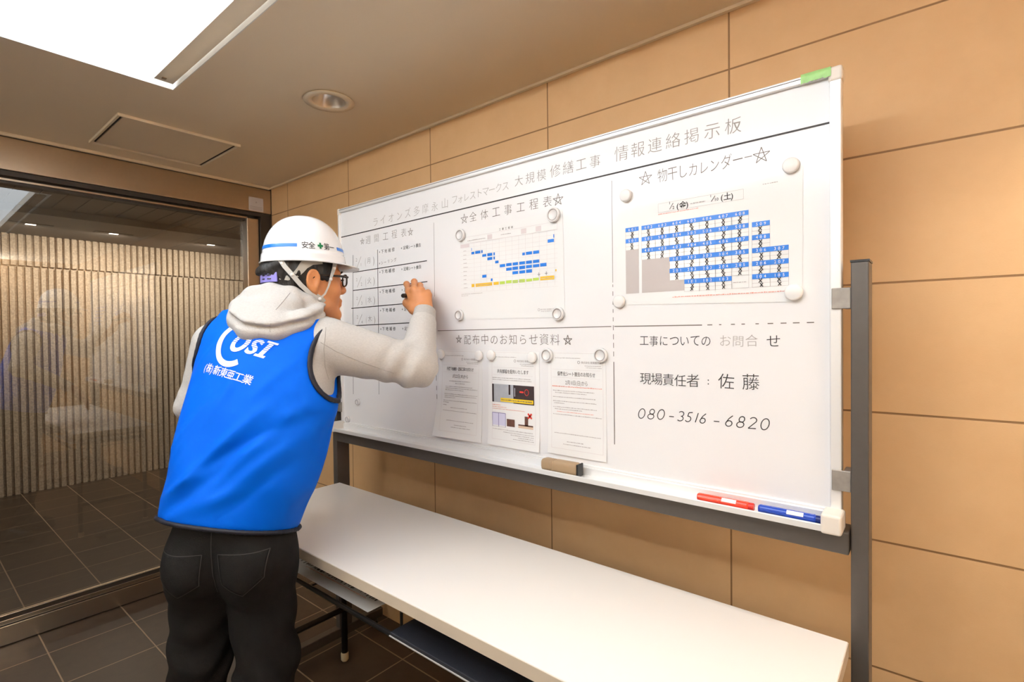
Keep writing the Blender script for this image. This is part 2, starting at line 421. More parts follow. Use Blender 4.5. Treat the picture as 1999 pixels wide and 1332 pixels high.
# glass front on the left: header, stile, bottom rail, panes
wnd = empty('window_1', (XG, -1.8, 0), kind='structure')
h = MB(); h.box(-1.52, -1.398, YB, -0.001, 2.033, CEIL-0.016)
hd = h.build('header', M['bronze'], wnd, bevel=0.002)
h = MB(); h.box(-1.50, -1.410, YB, -0.001, 2.012, 2.032); h.box(-1.47, -1.443, YB, -0.12, 1.985, 2.011)
h.build('gasket', M['dark_line'], wnd)
h = MB(); h.box(-1.475, -1.435, YB, -0.12, 1.996, 2.004)
h.build('glazing_bead', M['bronze'], wnd)
h = MB(); h.box(-1.50, -1.405, -0.058, -0.001, 0.0, 2.012); h.build('jamb', M['dark_line'], wnd)
h = MB(); h.box(-1.49, -1.425, -0.128, -0.06, 0.0, 2.0); h.build('stile', M['bronze'], wnd, bevel=0.004)
h = MB(); h.box(-1.50, XG+0.003, YB, -0.13, 0.004, 0.085); h.box(-1.49, XG-0.006, YB, -0.13, 0.089, 0.108); h.box(-1.485, XG-0.012, YB, -0.13, 0.112, 0.128)
h.build('bottom_rail', M['steel'], wnd, bevel=0.002)
h = MB(); h.box(-1.488, XG-0.010, YB, -0.13, 0.0, 0.126); h.build('rail_gap', M['dark_line'], wnd)
h = MB(); h.box(-1.472, -1.470, YB, -0.125, 0.126, 1.99); h.build('glass_pane', M['glass'], wnd)

# outside: split-rib concrete wall, planked ceiling, dark soffit
XO = -4.35
def ribs(z0, z1, ph):
    mb = MB(); y = -3.6 + ph
    while y < 3.1:
        a, b_, d = 0.0095, 0.0405, 0.034
        mb.add([(XO-d, y, z0), (XO-d, y+a*0.6, z0), (XO, y+a, z0), (XO, y+b_, z0), (XO-d, y+b_+a*0.4, z0), (XO-d, y+0.05, z0),
                (XO-d, y, z1), (XO-d, y+a*0.6, z1), (XO, y+a, z1), (XO, y+b_, z1), (XO-d, y+b_+a*0.4, z1), (XO-d, y+0.05, z1)],
               [(i, i+1, i+7, i+6) for i in range(5)])
        y += 0.05
    return mb
wo = ribs(0, 1.925, 0.0); r2 = ribs(1.937, 2.25, 0.011); wo.add(r2.v, r2.f)
wo.box(XO-0.2, XO-0.035, -3.7, 3.2, 0, 2.3)
struct(wo.build('wall_outside', M['concrete'], fix=False))
struct(MB().box(-4.6, -1.5, 3.2, 3.3, 0, 2.5).build('wall_outside_far', M['concrete']))
struct(MB().box(-4.6, -1.8, YB-0.1, YB, 0, 2.5).build('wall_outside_near', M['concrete']))
struct(MB().box(-1.52, -1.40, 0.14, 3.2, 0, 2.5).build('wall_outside_right', M['beige_wall']))
pl = MB(); y = -3.696
while y < 3.1:
    pl.box(-3.3, -1.45, y, y+0.121, 2.25, 2.28, 0); y += 0.1255
pl.box(-3.4, -1.40, -3.7, 3.2, 2.262, 2.30, 1)
pl.box(-4.6, -3.3, -3.7, 3.2, 2.2, 2.30, 2)
struct(pl.build('ceiling', [M['out_plank'], M['slot_black'], M['out_soffit']]))

# ================================================================== CEILING THINGS
cl = empty('ceiling_light', ((RX0+RX1)/2, (RY0+RY1)/2, CEIL), 'large glowing recessed ceiling light with a tan trough along its edge', 'ceiling light')
MB().box(RX0+0.005, RX1-0.005, RY0+0.005, RY1-0.005, RTOP-0.014, RTOP-0.001).build('glowing_recess_top', M['panel'], cl)  # recess top emits by itself, standing in for light from the hidden tubes
def trough(y0, y1, h1, tube):
    t = MB(); x0, x1 = RX0+0.045, RX1-0.045
    t.box(x0, x1, y0, y1, CEIL+0.002, CEIL+0.008); t.box(x0, x1, y0, y0+0.003, CEIL+0.008, CEIL+0.045); t.box(x0, x1, y1-0.003, y1, CEIL+0.008, CEIL+h1)
    t.box(x0, x0+0.003, y0, y1, CEIL+0.008, CEIL+0.045)
    o = t.build('trough', M['trough'], cl)
    MB().box(x0+0.02, x0+0.034, y0+0.016, y0+0.028, CEIL-0.0005, CEIL+0.002).build('screw_plate', M['bronze'], o)
    MB().tube([(x0+0.05, (y0+y1)/2, CEIL+0.040), (x1-0.05, (y0+y1)/2, CEIL+0.040)], 0.013, 12).build('lamp_tube', M[tube], o, smooth=True)
trough(-0.872, -0.816, 0.045, 'tube_dim')
trough(RY0+0.016, RY0+0.072, 0.016, 'tube')

hc = (-1.022, -0.648)
ah = empty('access_hatch', (hc[0], hc[1], CEIL), 'square access hatch with raised rim in the beige ceiling', 'access hatch')
x0, x1, y0, y1 = -1.245, -0.800, -0.876, -0.421
f = MB(); e = 0.009
for (a0, a1, b0, b1) in ((x0, x1, y0, y0+e), (x0, x1, y1-e, y1), (x0, x0+e, y0+e, y1-e), (x1-e, x1, y0+e, y1-e)): f.box(a0, a1, b0, b1, CEIL-0.012, CEIL-0.0005)
f.build('rim', M['ceiling'], ah, bevel=0.001)
MB().box(x0+e+0.013, x1-e-0.013, y0+e+0.013, y1-e-0.013, CEIL-0.006, CEIL-0.002).build('hatch_panel', M['ceiling'], ah)
MB().box(x0+e, x1-e, y0+e, y1-e, CEIL-0.002, CEIL-0.0006).build('shadow_gap', M['slot_black'], ah)

dl = empty('downlight', (-0.100, -0.403, CEIL), 'round recessed downlight with mirror reflector in the ceiling above the board', 'downlight')
cx, cy = -0.100, -0.403
MB().lathe([(0.060, 0.006), (0.088, 0.004), (0.090, 0.0), (0.060, 0.0015), (0.060, 0.006)], (cx, cy, CEIL-0.0065), (0, 0, 1), 48).build('trim_ring', M['ceiling'], dl, smooth=True)
# hole in the ceiling is cut below; reflector cone sits in it
MB().lathe([(0.0605, 0.0), (0.056, 0.012), (0.034, 0.052), (0.030, 0.055)], (cx, cy, CEIL-0.004), (0, 0, 1), 48).build('reflector', M['chrome'], dl, smooth=True)
MB().lathe([(0.0, 0.0), (0.031, 0.0), (0.031, 0.004), (0.0, 0.004)], (cx, cy, CEIL+0.050), (0, 0, 1), 32).build('lamp', M['lamp_off'], dl)
ceil_o = bpy.data.objects['ceiling']
cutm = MB().lathe([(0.0, -0.05), (0.061, -0.05), (0.061, 0.05), (0.0, 0.05)], (cx, cy, CEIL), (0, 0, 1), 48).mesh('cut')
cuto = bpy.data.objects.new('cut', cutm); COL.objects.link(cuto)
bo = ceil_o.modifiers.new('hole', 'BOOLEAN'); bo.operation = 'DIFFERENCE'; bo.object = cuto; bo.solver = 'EXACT'
bpy.context.view_layer.update()
dg = bpy.context.evaluated_depsgraph_get()
nm = bpy.data.meshes.new_from_object(ceil_o.evaluated_get(dg))
ceil_o.modifiers.clear(); ceil_o.data = nm; bpy.data.objects.remove(cuto)

# unseen lamps added to brighten the ceiling: uplights on the walls, one lit downlight
def added_uplight(pos, n, label):
    t = empty('added_uplight', pos, label, 'added lamp', 'added uplights on the walls')
    P = Vector(pos); n = Vector(n); s_ = n.cross(Vector((0, 0, 1)))
    m = MB(); k = 10
    vs = []
    for z in (-0.07, 0.07):
        for i in range(k+1):
            a = math.pi*i/k; vs.append(P + s_*0.14*math.cos(a) + n*(0.09*math.sin(a)+.002) + Vector((0, 0, z)))
    m.add(vs, [(i, i+1, k+2+i, k+1+i) for i in range(k)] + [tuple(range(k+1))[::-1]])
    m.build('shade', M['white_paint'], t)
    ld = bpy.data.lights.new('added_uplight_light', 'AREA'); ld.shape = 'RECTANGLE'; ld.size = 0.2; ld.size_y = 0.1; ld.energy = ADDED_UPLIGHT; ld.color = (0.90, 0.95, 1.0)
    lo = bpy.data.objects.new('added_uplight_light', ld); COL.objects.link(lo); lo.parent = t; lo.location = n*0.06 + Vector((0, 0, 0.05)); lo.rotation_euler = (math.pi, 0, 0 if abs(n.y) > .5 else math.pi/2)
    return t
added_uplight((XR, -1.05, 1.72), (-1, 0, 0), 'added white half round uplight on the tan tiled side wall')
added_uplight((1.9, YB, 1.72), (0, 1, 0), 'added white half round uplight on the pale wall, nearer the tiled side wall')
added_uplight((-0.2, YB, 1.72), (0, 1, 0), 'added white half round uplight on the pale wall, nearer the glass front')
d2 = dl.copy(); COL.objects.link(d2); d2.location = (2.12, -0.403, CEIL-0.001); d2['label'] = 'added unseen lit round downlight in the ceiling beyond the grey post of the whiteboard'
for ch in list(dl.children):
    k_ = ch.copy(); COL.objects.link(k_); k_.parent = d2
dl['group'] = d2['group'] = 'downlights along the tiled wall'
ld = bpy.data.lights.new('added_downlight', 'SPOT'); ld.energy = ADDED_DOWNLIGHT*10; ld.spot_size = 1.9; ld.spot_blend = 0.6; ld.shadow_soft_size = 0.05; ld.color = (1, 0.95, 0.88)  # added out of view, suggested only by a glow mirrored in the glass
lo = bpy.data.objects.new('added_downlight', ld); COL.objects.link(lo); lo.parent = d2; lo.location = (0, 0, -0.012)

# soffit lamps outside
first = None
for k, (y, where) in enumerate(((-0.73, 'left'), (-0.21, 'middle'), (0.55, 'right'))):
    sl = empty('soffit_light', (-3.76, y, 2.2), None, 'soffit light', 'lamps in the soffit outside the glass')
    sl['label'] = {'left': 'slim soffit lamp outside the glass, near the reflection of the glowing ceiling light', 'middle': 'slim soffit lamp outside the glass, middle one of the row', 'right': 'slim soffit lamp outside the glass, close beside the bronze stile'}[where]
    if first is None:
        MB().box(-3.80, -3.72, y-0.13, y+0.13, 2.196, 2.1995).build('housing', M['slot_black'], sl)
        MB().box(-3.775, -3.745, y-0.03, y+0.03, 2.193, 2.1962).build('lens', emit_mat('soffit lens', (1, 0.9, 0.78), 3.0), sl)
        first = sl
    else:
        for ch in first.children:
            d = ch.copy(); COL.objects.link(d); d.parent = sl
    ld = bpy.data.lights.new('soffit_lamp', 'AREA'); ld.shape = 'RECTANGLE'; ld.size = 0.3; ld.size_y = 0.06; ld.energy = OUT_SPOT; ld.color = (1, 0.92, 0.80)
    lo = bpy.data.objects.new('soffit_lamp', ld); COL.objects.link(lo); lo.parent = sl; lo.location = (0, 0, -0.010); lo.rotation_euler = (0, math.radians(24), 0)

# ================================================================== WHITEBOARD ON ITS STAND
BX0, BX1, BZ0, BZ1 = -0.312, 1.487, 0.944, 1.846
wb = empty('whiteboard', (0.59, -0.22, 0), 'large white board on a dark grey steel stand covered in handwriting and notices', 'whiteboard')
MB().box(BX0+0.01, BX1-0.01, BY, -0.222, BZ0+0.005, BZ1-0.008).build('board_panel', M['board'], wb)
fr = MB(); FW = 0.021
for (a0, a1, c0, c1) in ((BX0, BX1, BZ1-0.016, BZ1), (BX1-FW, BX1, BZ0, BZ1-0.016), (BX0, BX0+0.013, BZ0, BZ1-0.016)):
    fr.box(a0, a1, -0.2435, -0.219, c0, c1)
fr.box(BX0, BX1, -0.2405, -0.219, BZ0-0.004, BZ0+0.010)
fro = fr.build('frame', M['alu'], wb, bevel=0.0025)
g = MB(); g.box(BX0+0.01, BX1-0.022, -0.2445, -0.2433, BZ1-0.0065, BZ1-0.0050); g.build('frame_groove', M['print_text'], fro)
g = MB(); g.box(BX1-FW-0.002, BX1+0.002, -0.2455, -0.217, BZ1-0.028, BZ1+0.002); g.build('corner_cap', M['plastic_ivory'], fro, bevel=0.005, segs=3)
g = MB(); g.box(BX0-0.002, BX0+0.014, -0.2455, -0.217, BZ1-0.026, BZ1+0.002); g.build('corner_cap', M['plastic_ivory'], fro, bevel=0.005, segs=3)
tr = MB(); tr.box(BX0-0.005, BX1-0.028, -0.290, -0.2405, BZ0-0.022, BZ0-0.017); tr.box(BX0-0.005, BX1-0.028, -0.2935, -0.288, BZ0-0.024, BZ0-0.010); tr.box(BX0-0.005, BX1-0.028, -0.2460, -0.2405, BZ0-0.022, BZ0+0.004)
tro = tr.build('pen_tray', M['alu'], wb, bevel=0.0015)
for xx in (BX1-0.030, BX0-0.014):
    MB().box(xx, xx+0.036, -0.296, -0.236, BZ0-0.027, BZ0+0.012).build('end_cap', M['plastic_ivory'], tro, bevel=0.005, segs=3)
MB().box(-0.325, 1.501, -0.262, -0.200, 0.872, 0.916).build('rail', M['post'], wb, bevel=0.002)
for xx in (1.503, -0.366):
    p_ = MB().box(xx, xx+0.030, -0.250, -0.190, 0.030, 1.452).build('post', M['post'], wb, bevel=0.002)
    MB().box(xx-0.001, xx+0.031, -0.251, -0.189, 1.452, 1.456).build('post_cap', M['black_plastic'], p_)
    f_ = MB().box(xx-0.002, xx+0.032, -0.62, -0.03, 0.022, 0.062).build('foot', M['post'], wb, bevel=0.003)
    for yy in (-0.58, -0.07):
        MB().lathe([(0.0, 0), (0.02, 0), (0.02, 0.014), (0.012, 0.022), (0.0, 0.022)], (xx+0.015, yy, 0.0), (0, 0, 1), 16).build('foot_pad', M['black_plastic'], f_)
for zc in (1.382, 1.015):
    b_ = MB().box(1.470, 1.5028, -0.2475, -0.2440, zc-0.021, zc+0.021); b_.box(1.490, 1.5028, -0.2438, -0.205, zc-0.021, zc+0.021)
    b_.build('clamp', M['bracket'], wb, bevel=0.0015)
    b_ = MB().box(-0.3355, -0.300, -0.2475, -0.2440, zc-0.021, zc+0.021); b_.box(-0.3355, -0.314, -0.2438, -0.205, zc-0.021, zc+0.021)
    b_.build('clamp', M['bracket'], wb, bevel=0.0015)
# --- ruled lines and handwriting
rnd = random.Random(3)
L = line2d
on_board([L(-0.300, 1.729, 1.466, 1.740, 0.0042)], 'ruled_line', M['ink'], wb)
vl = [L(-0.216, 1.646, -0.225, 1.344, 0.0026), L(-0.228, 1.18, -0.230, 1.073, 0.0022), L(-0.050, 1.650, -0.052, 1.285, 0.0028), L(-0.054, 1.18, -0.055, 1.084, 0.0022),
      L(-0.218, 1.575, 0.237, 1.579, 0.0034), L(-0.222, 1.501, 0.238, 1.505, 0.0034), L(-0.234, 1.428, 0.20, 1.4335, 0.0034), L(-0.224, 1.356, 0.20, 1.3615, 0.0034), L(-0.052, 1.285, 0.20, 1.289, 0.0034)]
on_board(vl, 'table_ruling', M['ink'], wb)
dv = [L(0.276, 1.708, 0.275, 1.45, 0.0015), L(0.971, 1.719, 0.9715, 1.45, 0.0014), L(0.288, 1.330, 0.966, 1.334, 0.0022), L(0.975, 1.334, 1.206, 1.3335, 0.0024), L(0.9727, 1.24, 0.973, 1.02, 0.0024)]
def broken(x0, z0, x1, z1, w, n, fill):
    out = []
    for k in range(n):
        t0 = (k+rnd.uniform(0, .25))/n; t1 = (k+rnd.uniform(fill-.3, fill))/n
        out.append(L(x0+(x1-x0)*t0, z0+(z1-z0)*t0, x0+(x1-x0)*t1, z0+(z1-z0)*t1, w))
    return out
dv += broken(0.2745, 1.30, 0.281, 1.02, 0.0022, 9, 0.9) + broken(1.215, 1.3335, 1.447, 1.335, 0.0022, 9, 0.65) + broken(0.9715, 1.45, 0.9725, 1.25, 0.0018, 9, 0.8)
on_board(dv, 'divider_lines', M['ink_mid'], wb)
TH = -0.012
tx = text2d('ライオンズ多摩永山', -0.080, 0.350, 1.744, 0.032, TH, .07, 0.018, rnd=rnd) + text2d('フォレストマークス', 0.364, 0.620, 1.757, 0.027, TH, .07, 0.02, rnd=rnd)
on_board(tx, 'title_text', M['ink_faint'], wb)
tx = text2d('大規模', 0.640, 0.760, 1.766, 0.031, TH, .06, rnd=rnd) + text2d('修繕工事', 0.772, 0.940, 1.767, 0.033, TH, .06, rnd=rnd) + text2d('情報連絡掲示板', 0.978, 1.298, 1.768, 0.035, TH, .06, rnd=rnd)
on_board(tx, 'title_text', M['ink_grey'], wb)
tx = star2d(-0.150, 1.694, 0.014, 0.0016) + text2d('週間工程表', -0.128, 0.128, 1.682, 0.030, TH, .06, rnd=rnd) + star2d(0.149, 1.692, 0.015, 0.0018)
on_board(tx, 'heading_text', M['ink_grey'], wb)
tx = star2d(0.425, 1.699, 0.017, 0.0016) + text2d('全体工事工程表', 0.448, 0.780, 1.686, 0.031, TH, .06, rnd=rnd) + star2d(0.800, 1.698, 0.018, 0.0018)
on_board(tx, 'heading_text', M['ink_mid'], wb)
tx = star2d(1.066, 1.706, 0.018, 0.0015) + text2d('物干しカレンダー', 1.098, 1.300, 1.690, 0.030, TH, .06, rnd=rnd) + [L(1.302, 1.706, 1.318, 1.706, 0.0018)] + star2d(1.337, 1.703, 0.018, 0.0016)
on_board(tx, 'heading_text', M['ink_mid'], wb)
tx = star2d(0.392, 1.300, 0.014, 0.0018) + text2d('配布中のお知らせ資料', 0.415, 0.802, 1.285, 0.031, TH+.002, .06, rnd=rnd) + star2d(0.828, 1.297, 0.015, 0.0022)
on_board(tx, 'heading_text', M['ink_mid'], wb)
on_board(text2d('工事についての', 1.046, 1.228, 1.285, 0.026, TH+.006, .06, rnd=rnd), 'contact_text', M['ink'], wb)
on_board(text2d('お問合', 1.244, 1.330, 1.285, 0.025, TH+.002, .06, rnd=rnd), 'contact_text', M['ink_faint'], wb)
on_board(text2d('せ', 1.345, 1.374, 1.284, 0.026, TH+.006, .03, rnd=rnd), 'contact_text', M['ink'], wb)
on_board(text2d('現場責任者', 1.046, 1.199, 1.187, 0.028, TH+.008, .05, rnd=rnd) + text2d(':', 1.217, 1.222, 1.193, 0.022, 0, 0, rnd=rnd) + text2d('佐藤', 1.241, 1.332, 1.188, 0.033, TH+.006, .05, rnd=rnd), 'manager_text', M['ink'], wb)
# phone number, written stroke by stroke
def digits(s, x0, z0, w, h, adv, lw, dz=0.0):
    out = []; x = x0; z = z0
    E_ = lambda cx, cz, rx, rz, a0=0, a1=2*math.pi: arc2d(cx, cz, rx, rz, a0, a1, lw)
    sh = 0.22
    for ch in s:
        it = []
        if ch == '0': it = [E_(w*.45, h*.5, w*.45, h*.5)]
        if ch == '8': it = [E_(w*.5, h*.74, w*.32, h*.26), E_(w*.45, h*.25, w*.42, h*.26)]
        if ch == '3': it = [E_(w*.35, h*.74, w*.4, h*.26, -1.5, 2.6), E_(w*.35, h*.25, w*.45, h*.26, -2.5, 1.5)]
        if ch == '5': it = poly2d([(w*.85, h), (w*.3, h*.95), (w*.22, h*.55)], lw) + [E_(w*.35, h*.28, w*.42, h*.29, -2.6, 1.9)]
        if ch == '1': it = poly2d([(w*.5, h), (w*.35, 0)], lw)
        if ch == '6': it = poly2d([(w*.75, h), (w*.35, h*.7), (w*.1, h*.3)], lw) + [E_(w*.47, h*.25, w*.38, h*.26)]
        if ch == '2': it = [E_(w*.42, h*.74, w*.4, h*.26, -0.5, 2.7)] + poly2d([(w*.78, h*.62), (w*.05, 0), (w*.95, h*.03)], lw)
        if ch == '-': it = poly2d([(w*.0, h*.42), (w*.75, h*.42)], lw)
        for v, f in it:
            u = v[:, 0] + sh*v[:, 1]; out.append((np.stack([x+u, z+v[:, 1]], 1), f))
        x += adv*(0.75 if ch == '1' else 1.0); z += dz
    return out
ph = digits('080', 1.040, 1.097, 0.019, 0.025, 0.0258, 0.0022, 0.0012) + digits('-', 1.122, 1.100, 0.016, 0.022, 0.02, 0.0022) + digits('3516', 1.145, 1.101, 0.016, 0.023, 0.0190, 0.0022) \
    + digits('-', 1.230, 1.099, 0.017, 0.022, 0.02, 0.0022) + digits('6820', 1.256, 1.100, 0.018, 0.025, 0.0253, 0.0022)
on_board(ph, 'phone_number_text', M['ink'], wb)
# weekly table: dates and jobs
rows = [(1.600, '月', '1'), (1.520, '火', '2'), (1.444, '水', '3'), (1.367, '木', '4'), (1.298, '金', '5')]
dt = []
for z, d, n in rows:
    dt += text2d('2', -0.197, -0.180, z+0.017, 0.016, TH, .05, rnd=rnd) + [L(-0.190, z-0.008, -0.160, z+0.034, 0.0015)] + text2d(n, -0.165, -0.150, z-0.004, 0.016, TH, .05, rnd=rnd)
    dt += text2d('(', -0.134, -0.128, z-0.002, 0.034, TH, 0, rnd=rnd) + text2d(d, -0.121, -0.090, z+0.003, 0.024, TH, .05, rnd=rnd) + text2d(')', -0.082, -0.072, z-0.002, 0.034, TH, 0, rnd=rnd)
on_board(dt, 'date_text', M['ink_grey'], wb)
jb = []; jf = []
for z in (1.633, 1.555, 1.478, 1.406, 1.334, 1.263):
    (jf if z > 1.6 else jb).extend(text2d('下地補修', -0.028, 0.055, z, 0.0145, 0.004, .06, rnd=rnd) + [arc2d(-0.037, z+0.006, 0.0022, 0.0022, 0, 6.28, 0.0014, 8)])
    jb += [arc2d(0.097, z+0.006, 0.0022, 0.0022, 0, 6.28, 0.0014, 8)] + text2d('足場シート撤去' if z > 1.5 else '足場', 0.106, 0.206 if z > 1.5 else 0.137, z, 0.0125, 0.004, .06, rnd=rnd)
jf += text2d('シーリング', -0.030, 0.066, 1.590, 0.013, 0.0, .06, 0.05, rnd=rnd) + [arc2d(-0.038, 1.595, 0.0022, 0.0022, 0, 6.28, 0.0014, 8)]
on_board(jb, 'job_text', M['ink'], wb); on_board(jf, 'job_text', M['ink_mid'], wb)

# ================================================================== SHEETS ON THE BOARD
PY = BY-0.0012
def sheet(name, corners, label, cat, m, bend=None, group=None):
    """corners TL,TR,BR,BL in (x,z); returns the thing"""
    t = empty(name, (sum(c_[0] for c_ in corners)/4, PY, sum(c_[1] for c_ in corners)/4), label, cat, group)
    n = 14; v = []; f = []
    TL, TR, BR, BL = [np.array(q) for q in corners]
    for i in range(n+1):
        for j in range(n+1):
            a, b_ = i/n, j/n
            q = (TL*(1-a)+TR*a)*(1-b_) + (BL*(1-a)+BR*a)*b_
            v.append((q[0], PY-(bend(q[0], q[1]) if bend else 0), q[1]))
    for i in range(n):
        for j in range(n): f.append((i*(n+1)+j, i*(n+1)+j+1, (i+1)*(n+1)+j+1, (i+1)*(n+1)+j))
    mb = MB().add(v, f)
    s_ = mb.build('sheet', m, t, smooth=False)
    so = s_.modifiers.new('thick', 'SOLIDIFY'); so.thickness = 0.0004; so.offset = -1 if s_.data.polygons[0].normal.y < 0 else 1
    return t
def prt(t, items, name, m, lvl=0.0006, bend=None): return on_board(items, name, m, t, PY-lvl, bend)

# overall construction schedule
sch = sheet('schedule_sheet', [(0.404, 1.653), (0.815, 1.668), (0.820, 1.363), (0.408, 1.366)], 'laminated schedule sheet with stepped blue bars over an orange and green strip', 'schedule sheet', M['laminate'])
VX = [0.469, 0.498, 0.523, 0.549, 0.577, 0.604, 0.629, 0.655, 0.681, 0.708, 0.733, 0.760, 0.787]
gl = [L(x, 1.614, x, 1.455, 0.0007) for x in VX] + [L(0.407, z, 0.797, z-0.003, 0.0005) for z in np.arange(1.455, 1.62, 0.0135)] + frame2d(0.407, 1.6145, 0.797, 1.637, 0.0007)
prt(sch, gl, 'grid_lines', M['print_pale'], 0.0005)
prt(sch, [rect2d(0.407, 1.603, 0.448, 1.6145)] + [rect2d(x, 1.618, x+0.02, 1.633) for x in (0.528, 0.665, 0.72)], 'header_shade', M['print_pale'], 0.0004)
BARS = [[0.457,1.578,0.47,1.586],[0.474,1.578,0.497,1.587],[0.501,1.578,0.507,1.587],[0.505,1.565,0.523,1.573],[0.527,1.565,0.548,1.574],[0.553,1.565,0.559,1.574],[0.527,1.552,0.548,1.561],[0.553,1.552,0.559,1.561],[0.56,1.539,0.574,1.547],[0.579,1.525,0.601,1.534],[0.605,1.526,0.627,1.535],[0.631,1.526,0.652,1.535],[0.657,1.526,0.679,1.535],[0.683,1.526,0.705,1.535],[0.709,1.526,0.732,1.535],[0.605,1.512,0.627,1.521],[0.63,1.512,0.652,1.522],[0.657,1.512,0.679,1.522],[0.683,1.513,0.705,1.522],[0.709,1.513,0.732,1.522],[0.735,1.513,0.758,1.523],[0.63,1.499,0.652,1.508],[0.657,1.499,0.679,1.508],[0.683,1.499,0.705,1.509],[0.669,1.553,0.679,1.561],[0.683,1.553,0.706,1.562],[0.71,1.553,0.732,1.562],[0.763,1.58,0.785,1.589],[0.504,1.498,0.522,1.507],[0.541,1.485,0.548,1.493],[0.783,1.592,0.786,1.602],[0.457,1.59,0.459,1.599]]
# the middle rows sit one step apart
BARS = [[a, b_, c_, d] for a, b_, c_, d in BARS]
MID = [[0.579,1.525,0.601,1.534]]
prt(sch, [rect2d(*q) for q in BARS] + [rect2d(x, 1.540, x+0.022, 1.549) for x in ()], 'blue_bars', M['print_blue'], 0.0007)
prt(sch, [rect2d(*q) for q in ([0.456,1.471,0.469,1.481],[0.474,1.471,0.546,1.481],[0.552,1.472,0.574,1.481],[0.735,1.473,0.785,1.484])] + [rect2d(0.789, 1.495, 0.793, 1.501)], 'orange_bars', M['print_orange'], 0.0007)
prt(sch, [rect2d(*q) for q in ([0.578,1.472,0.599,1.481],[0.604,1.473,0.626,1.482],[0.63,1.472,0.651,1.481],[0.656,1.472,0.678,1.482],[0.683,1.473,0.705,1.481],[0.708,1.474,0.73,1.482])], 'green_bars', M['print_green'], 0.0007)
sm = [L(0.725, 1.491, 0.735, 1.491, .0012), L(0.730, 1.486, 0.730, 1.497, .0014), L(0.752, 1.492, 0.762, 1.492, .0012), L(0.757, 1.487, 0.757, 1.498, .0014)]
prt(sch, sm + text2d('工事工程表', 0.577, 0.634, 1.640, 0.007, 0, 0, rnd=rnd), 'printed_text', M['print_text'], 0.0007)
sp_ = dashes(0.44, 0.52, 1.623, 0.0024, rnd) + dashes(0.585, 0.625, 1.625, 0.002, rnd) + dashes(0.409, 0.505, 1.449, 0.0018, rnd) + dashes(0.409, 0.44, 1.444, 0.0018, rnd) + text2d('株式会社 新東亜工業', 0.735, 0.785, 1.385, 0.0048, 0, 0, rnd=rnd) + [arc2d(0.729, 1.387, 0.0035, 0.0035, 0, 6.28, 0.0012)] + dashes(0.737, 0.785, 1.381, 0.0016, rnd)
for z in np.arange(1.47, 1.60, 0.0135): sp_ += dashes(0.420, 0.420+rnd.uniform(.012, .022), z, 0.0022, rnd)
sp_ += dashes(0.478, 0.54, 1.4745, 0.0025, rnd) + dashes(0.634, 0.67, 1.475, 0.0025, rnd) + dashes(0.74, 0.78, 1.477, 0.0025, rnd)
prt(sch, sp_, 'small_print', M['print_text_pale'], 0.0008)

# drying calendar
cal = sheet('calendar_sheet', [(0.990, 1.672), (1.418, 1.674), (1.416, 1.379), (0.980, 1.390)], 'laminated calendar sheet with blue number rows, grey blocks and many black crosses', 'calendar sheet', M['laminate'])
CX = [1.055, 1.0915, 1.128, 1.1645, 1.201, 1.2375, 1.274, 1.3105]
RZ = [1.588-0.0288*k for k in range(7)]
hb = []; nb = []; gr = []; cr_ = []
def block(xs, r0, n, nums, tall=1):
    z = RZ[r0]
    hb.append(rect2d(xs, z-0.0105, xs+nums[1], z))
def rowset(r, x0, wcol, nums):
    z = RZ[r]
    hb.append(rect2d(x0, z-0.0108, x0+wcol*len(nums), z))
    for i, nmb in enumerate(nums):
        xa = x0+wcol*i
        nb.extend(text2d(str(nmb), xa+wcol*.22, xa+wcol*.80, z-0.0088, 0.0078, 0.006, 0, rnd=rnd))
        for q in (0, 1):
            cz = z-0.0108-0.0045-0.009*q + rnd.uniform(-.0006, .0006); cxx = xa+wcol*.5+rnd.uniform(-.0015, .0015); s1 = rnd.uniform(.0040, .0048)
            for sg in (-1, 1):
                cr_.append(L(cxx-s1*.75, cz-sg*s1, cxx+s1*.75, cz+sg*s1*rnd.uniform(.8, 1.1), 0.0019))
        gr.append(L(xa, z, xa, z-0.0288, 0.0006)); gr.append(L(xa+wcol, z, xa+wcol, z-0.0288, 0.0006))
    for q in (0.0198, 0.0288): gr.append(L(x0, z-q, x0+wcol*len(nums), z-q, 0.0005))
WC = 0.0365
rowset(0, 1.0105, WC, [601]); rowset(1, 1.0105, WC, [501])
rowset(0, CX[0], WC, range(602, 609)); rowset(1, CX[0], WC, range(502, 509)); rowset(2, CX[0], WC, range(401, 408))
rowset(3, CX[2], WC, range(301, 306)); rowset(4, CX[2], WC, range(201, 206)); rowset(5, CX[3], WC, range(101, 104))
rowset(1, 1.3175, WC, [509]); rowset(2, 1.3175, WC, [408]); rowset(3, 1.3175, WC, [306, 307]); rowset(4, 1.3175, WC, [206, 207]); rowset(5, 1.3175, WC, [104, 105])
gr += frame2d(CX[6], RZ[6], CX[7], RZ[5], 0.0005)
prt(cal, [rect2d(1.0105, 1.418, 1.0470, RZ[2]-0.0005), rect2d(CX[0], 1.418, CX[2], RZ[3]-0.0005), rect2d(CX[2], 1.418, CX[3], RZ[5]-0.0005)], 'grey_blocks', M['print_grey'], 0.0005)
prt(cal, gr, 'grid_lines', M['print_text_pale'], 0.0006)
prt(cal, hb, 'blue_rows', M['print_blue'], 0.0007)
prt(cal, nb, 'flat_numbers', M['paper'], 0.0009)
prt(cal, cr_, 'black_crosses', M['ink'], 0.0010)
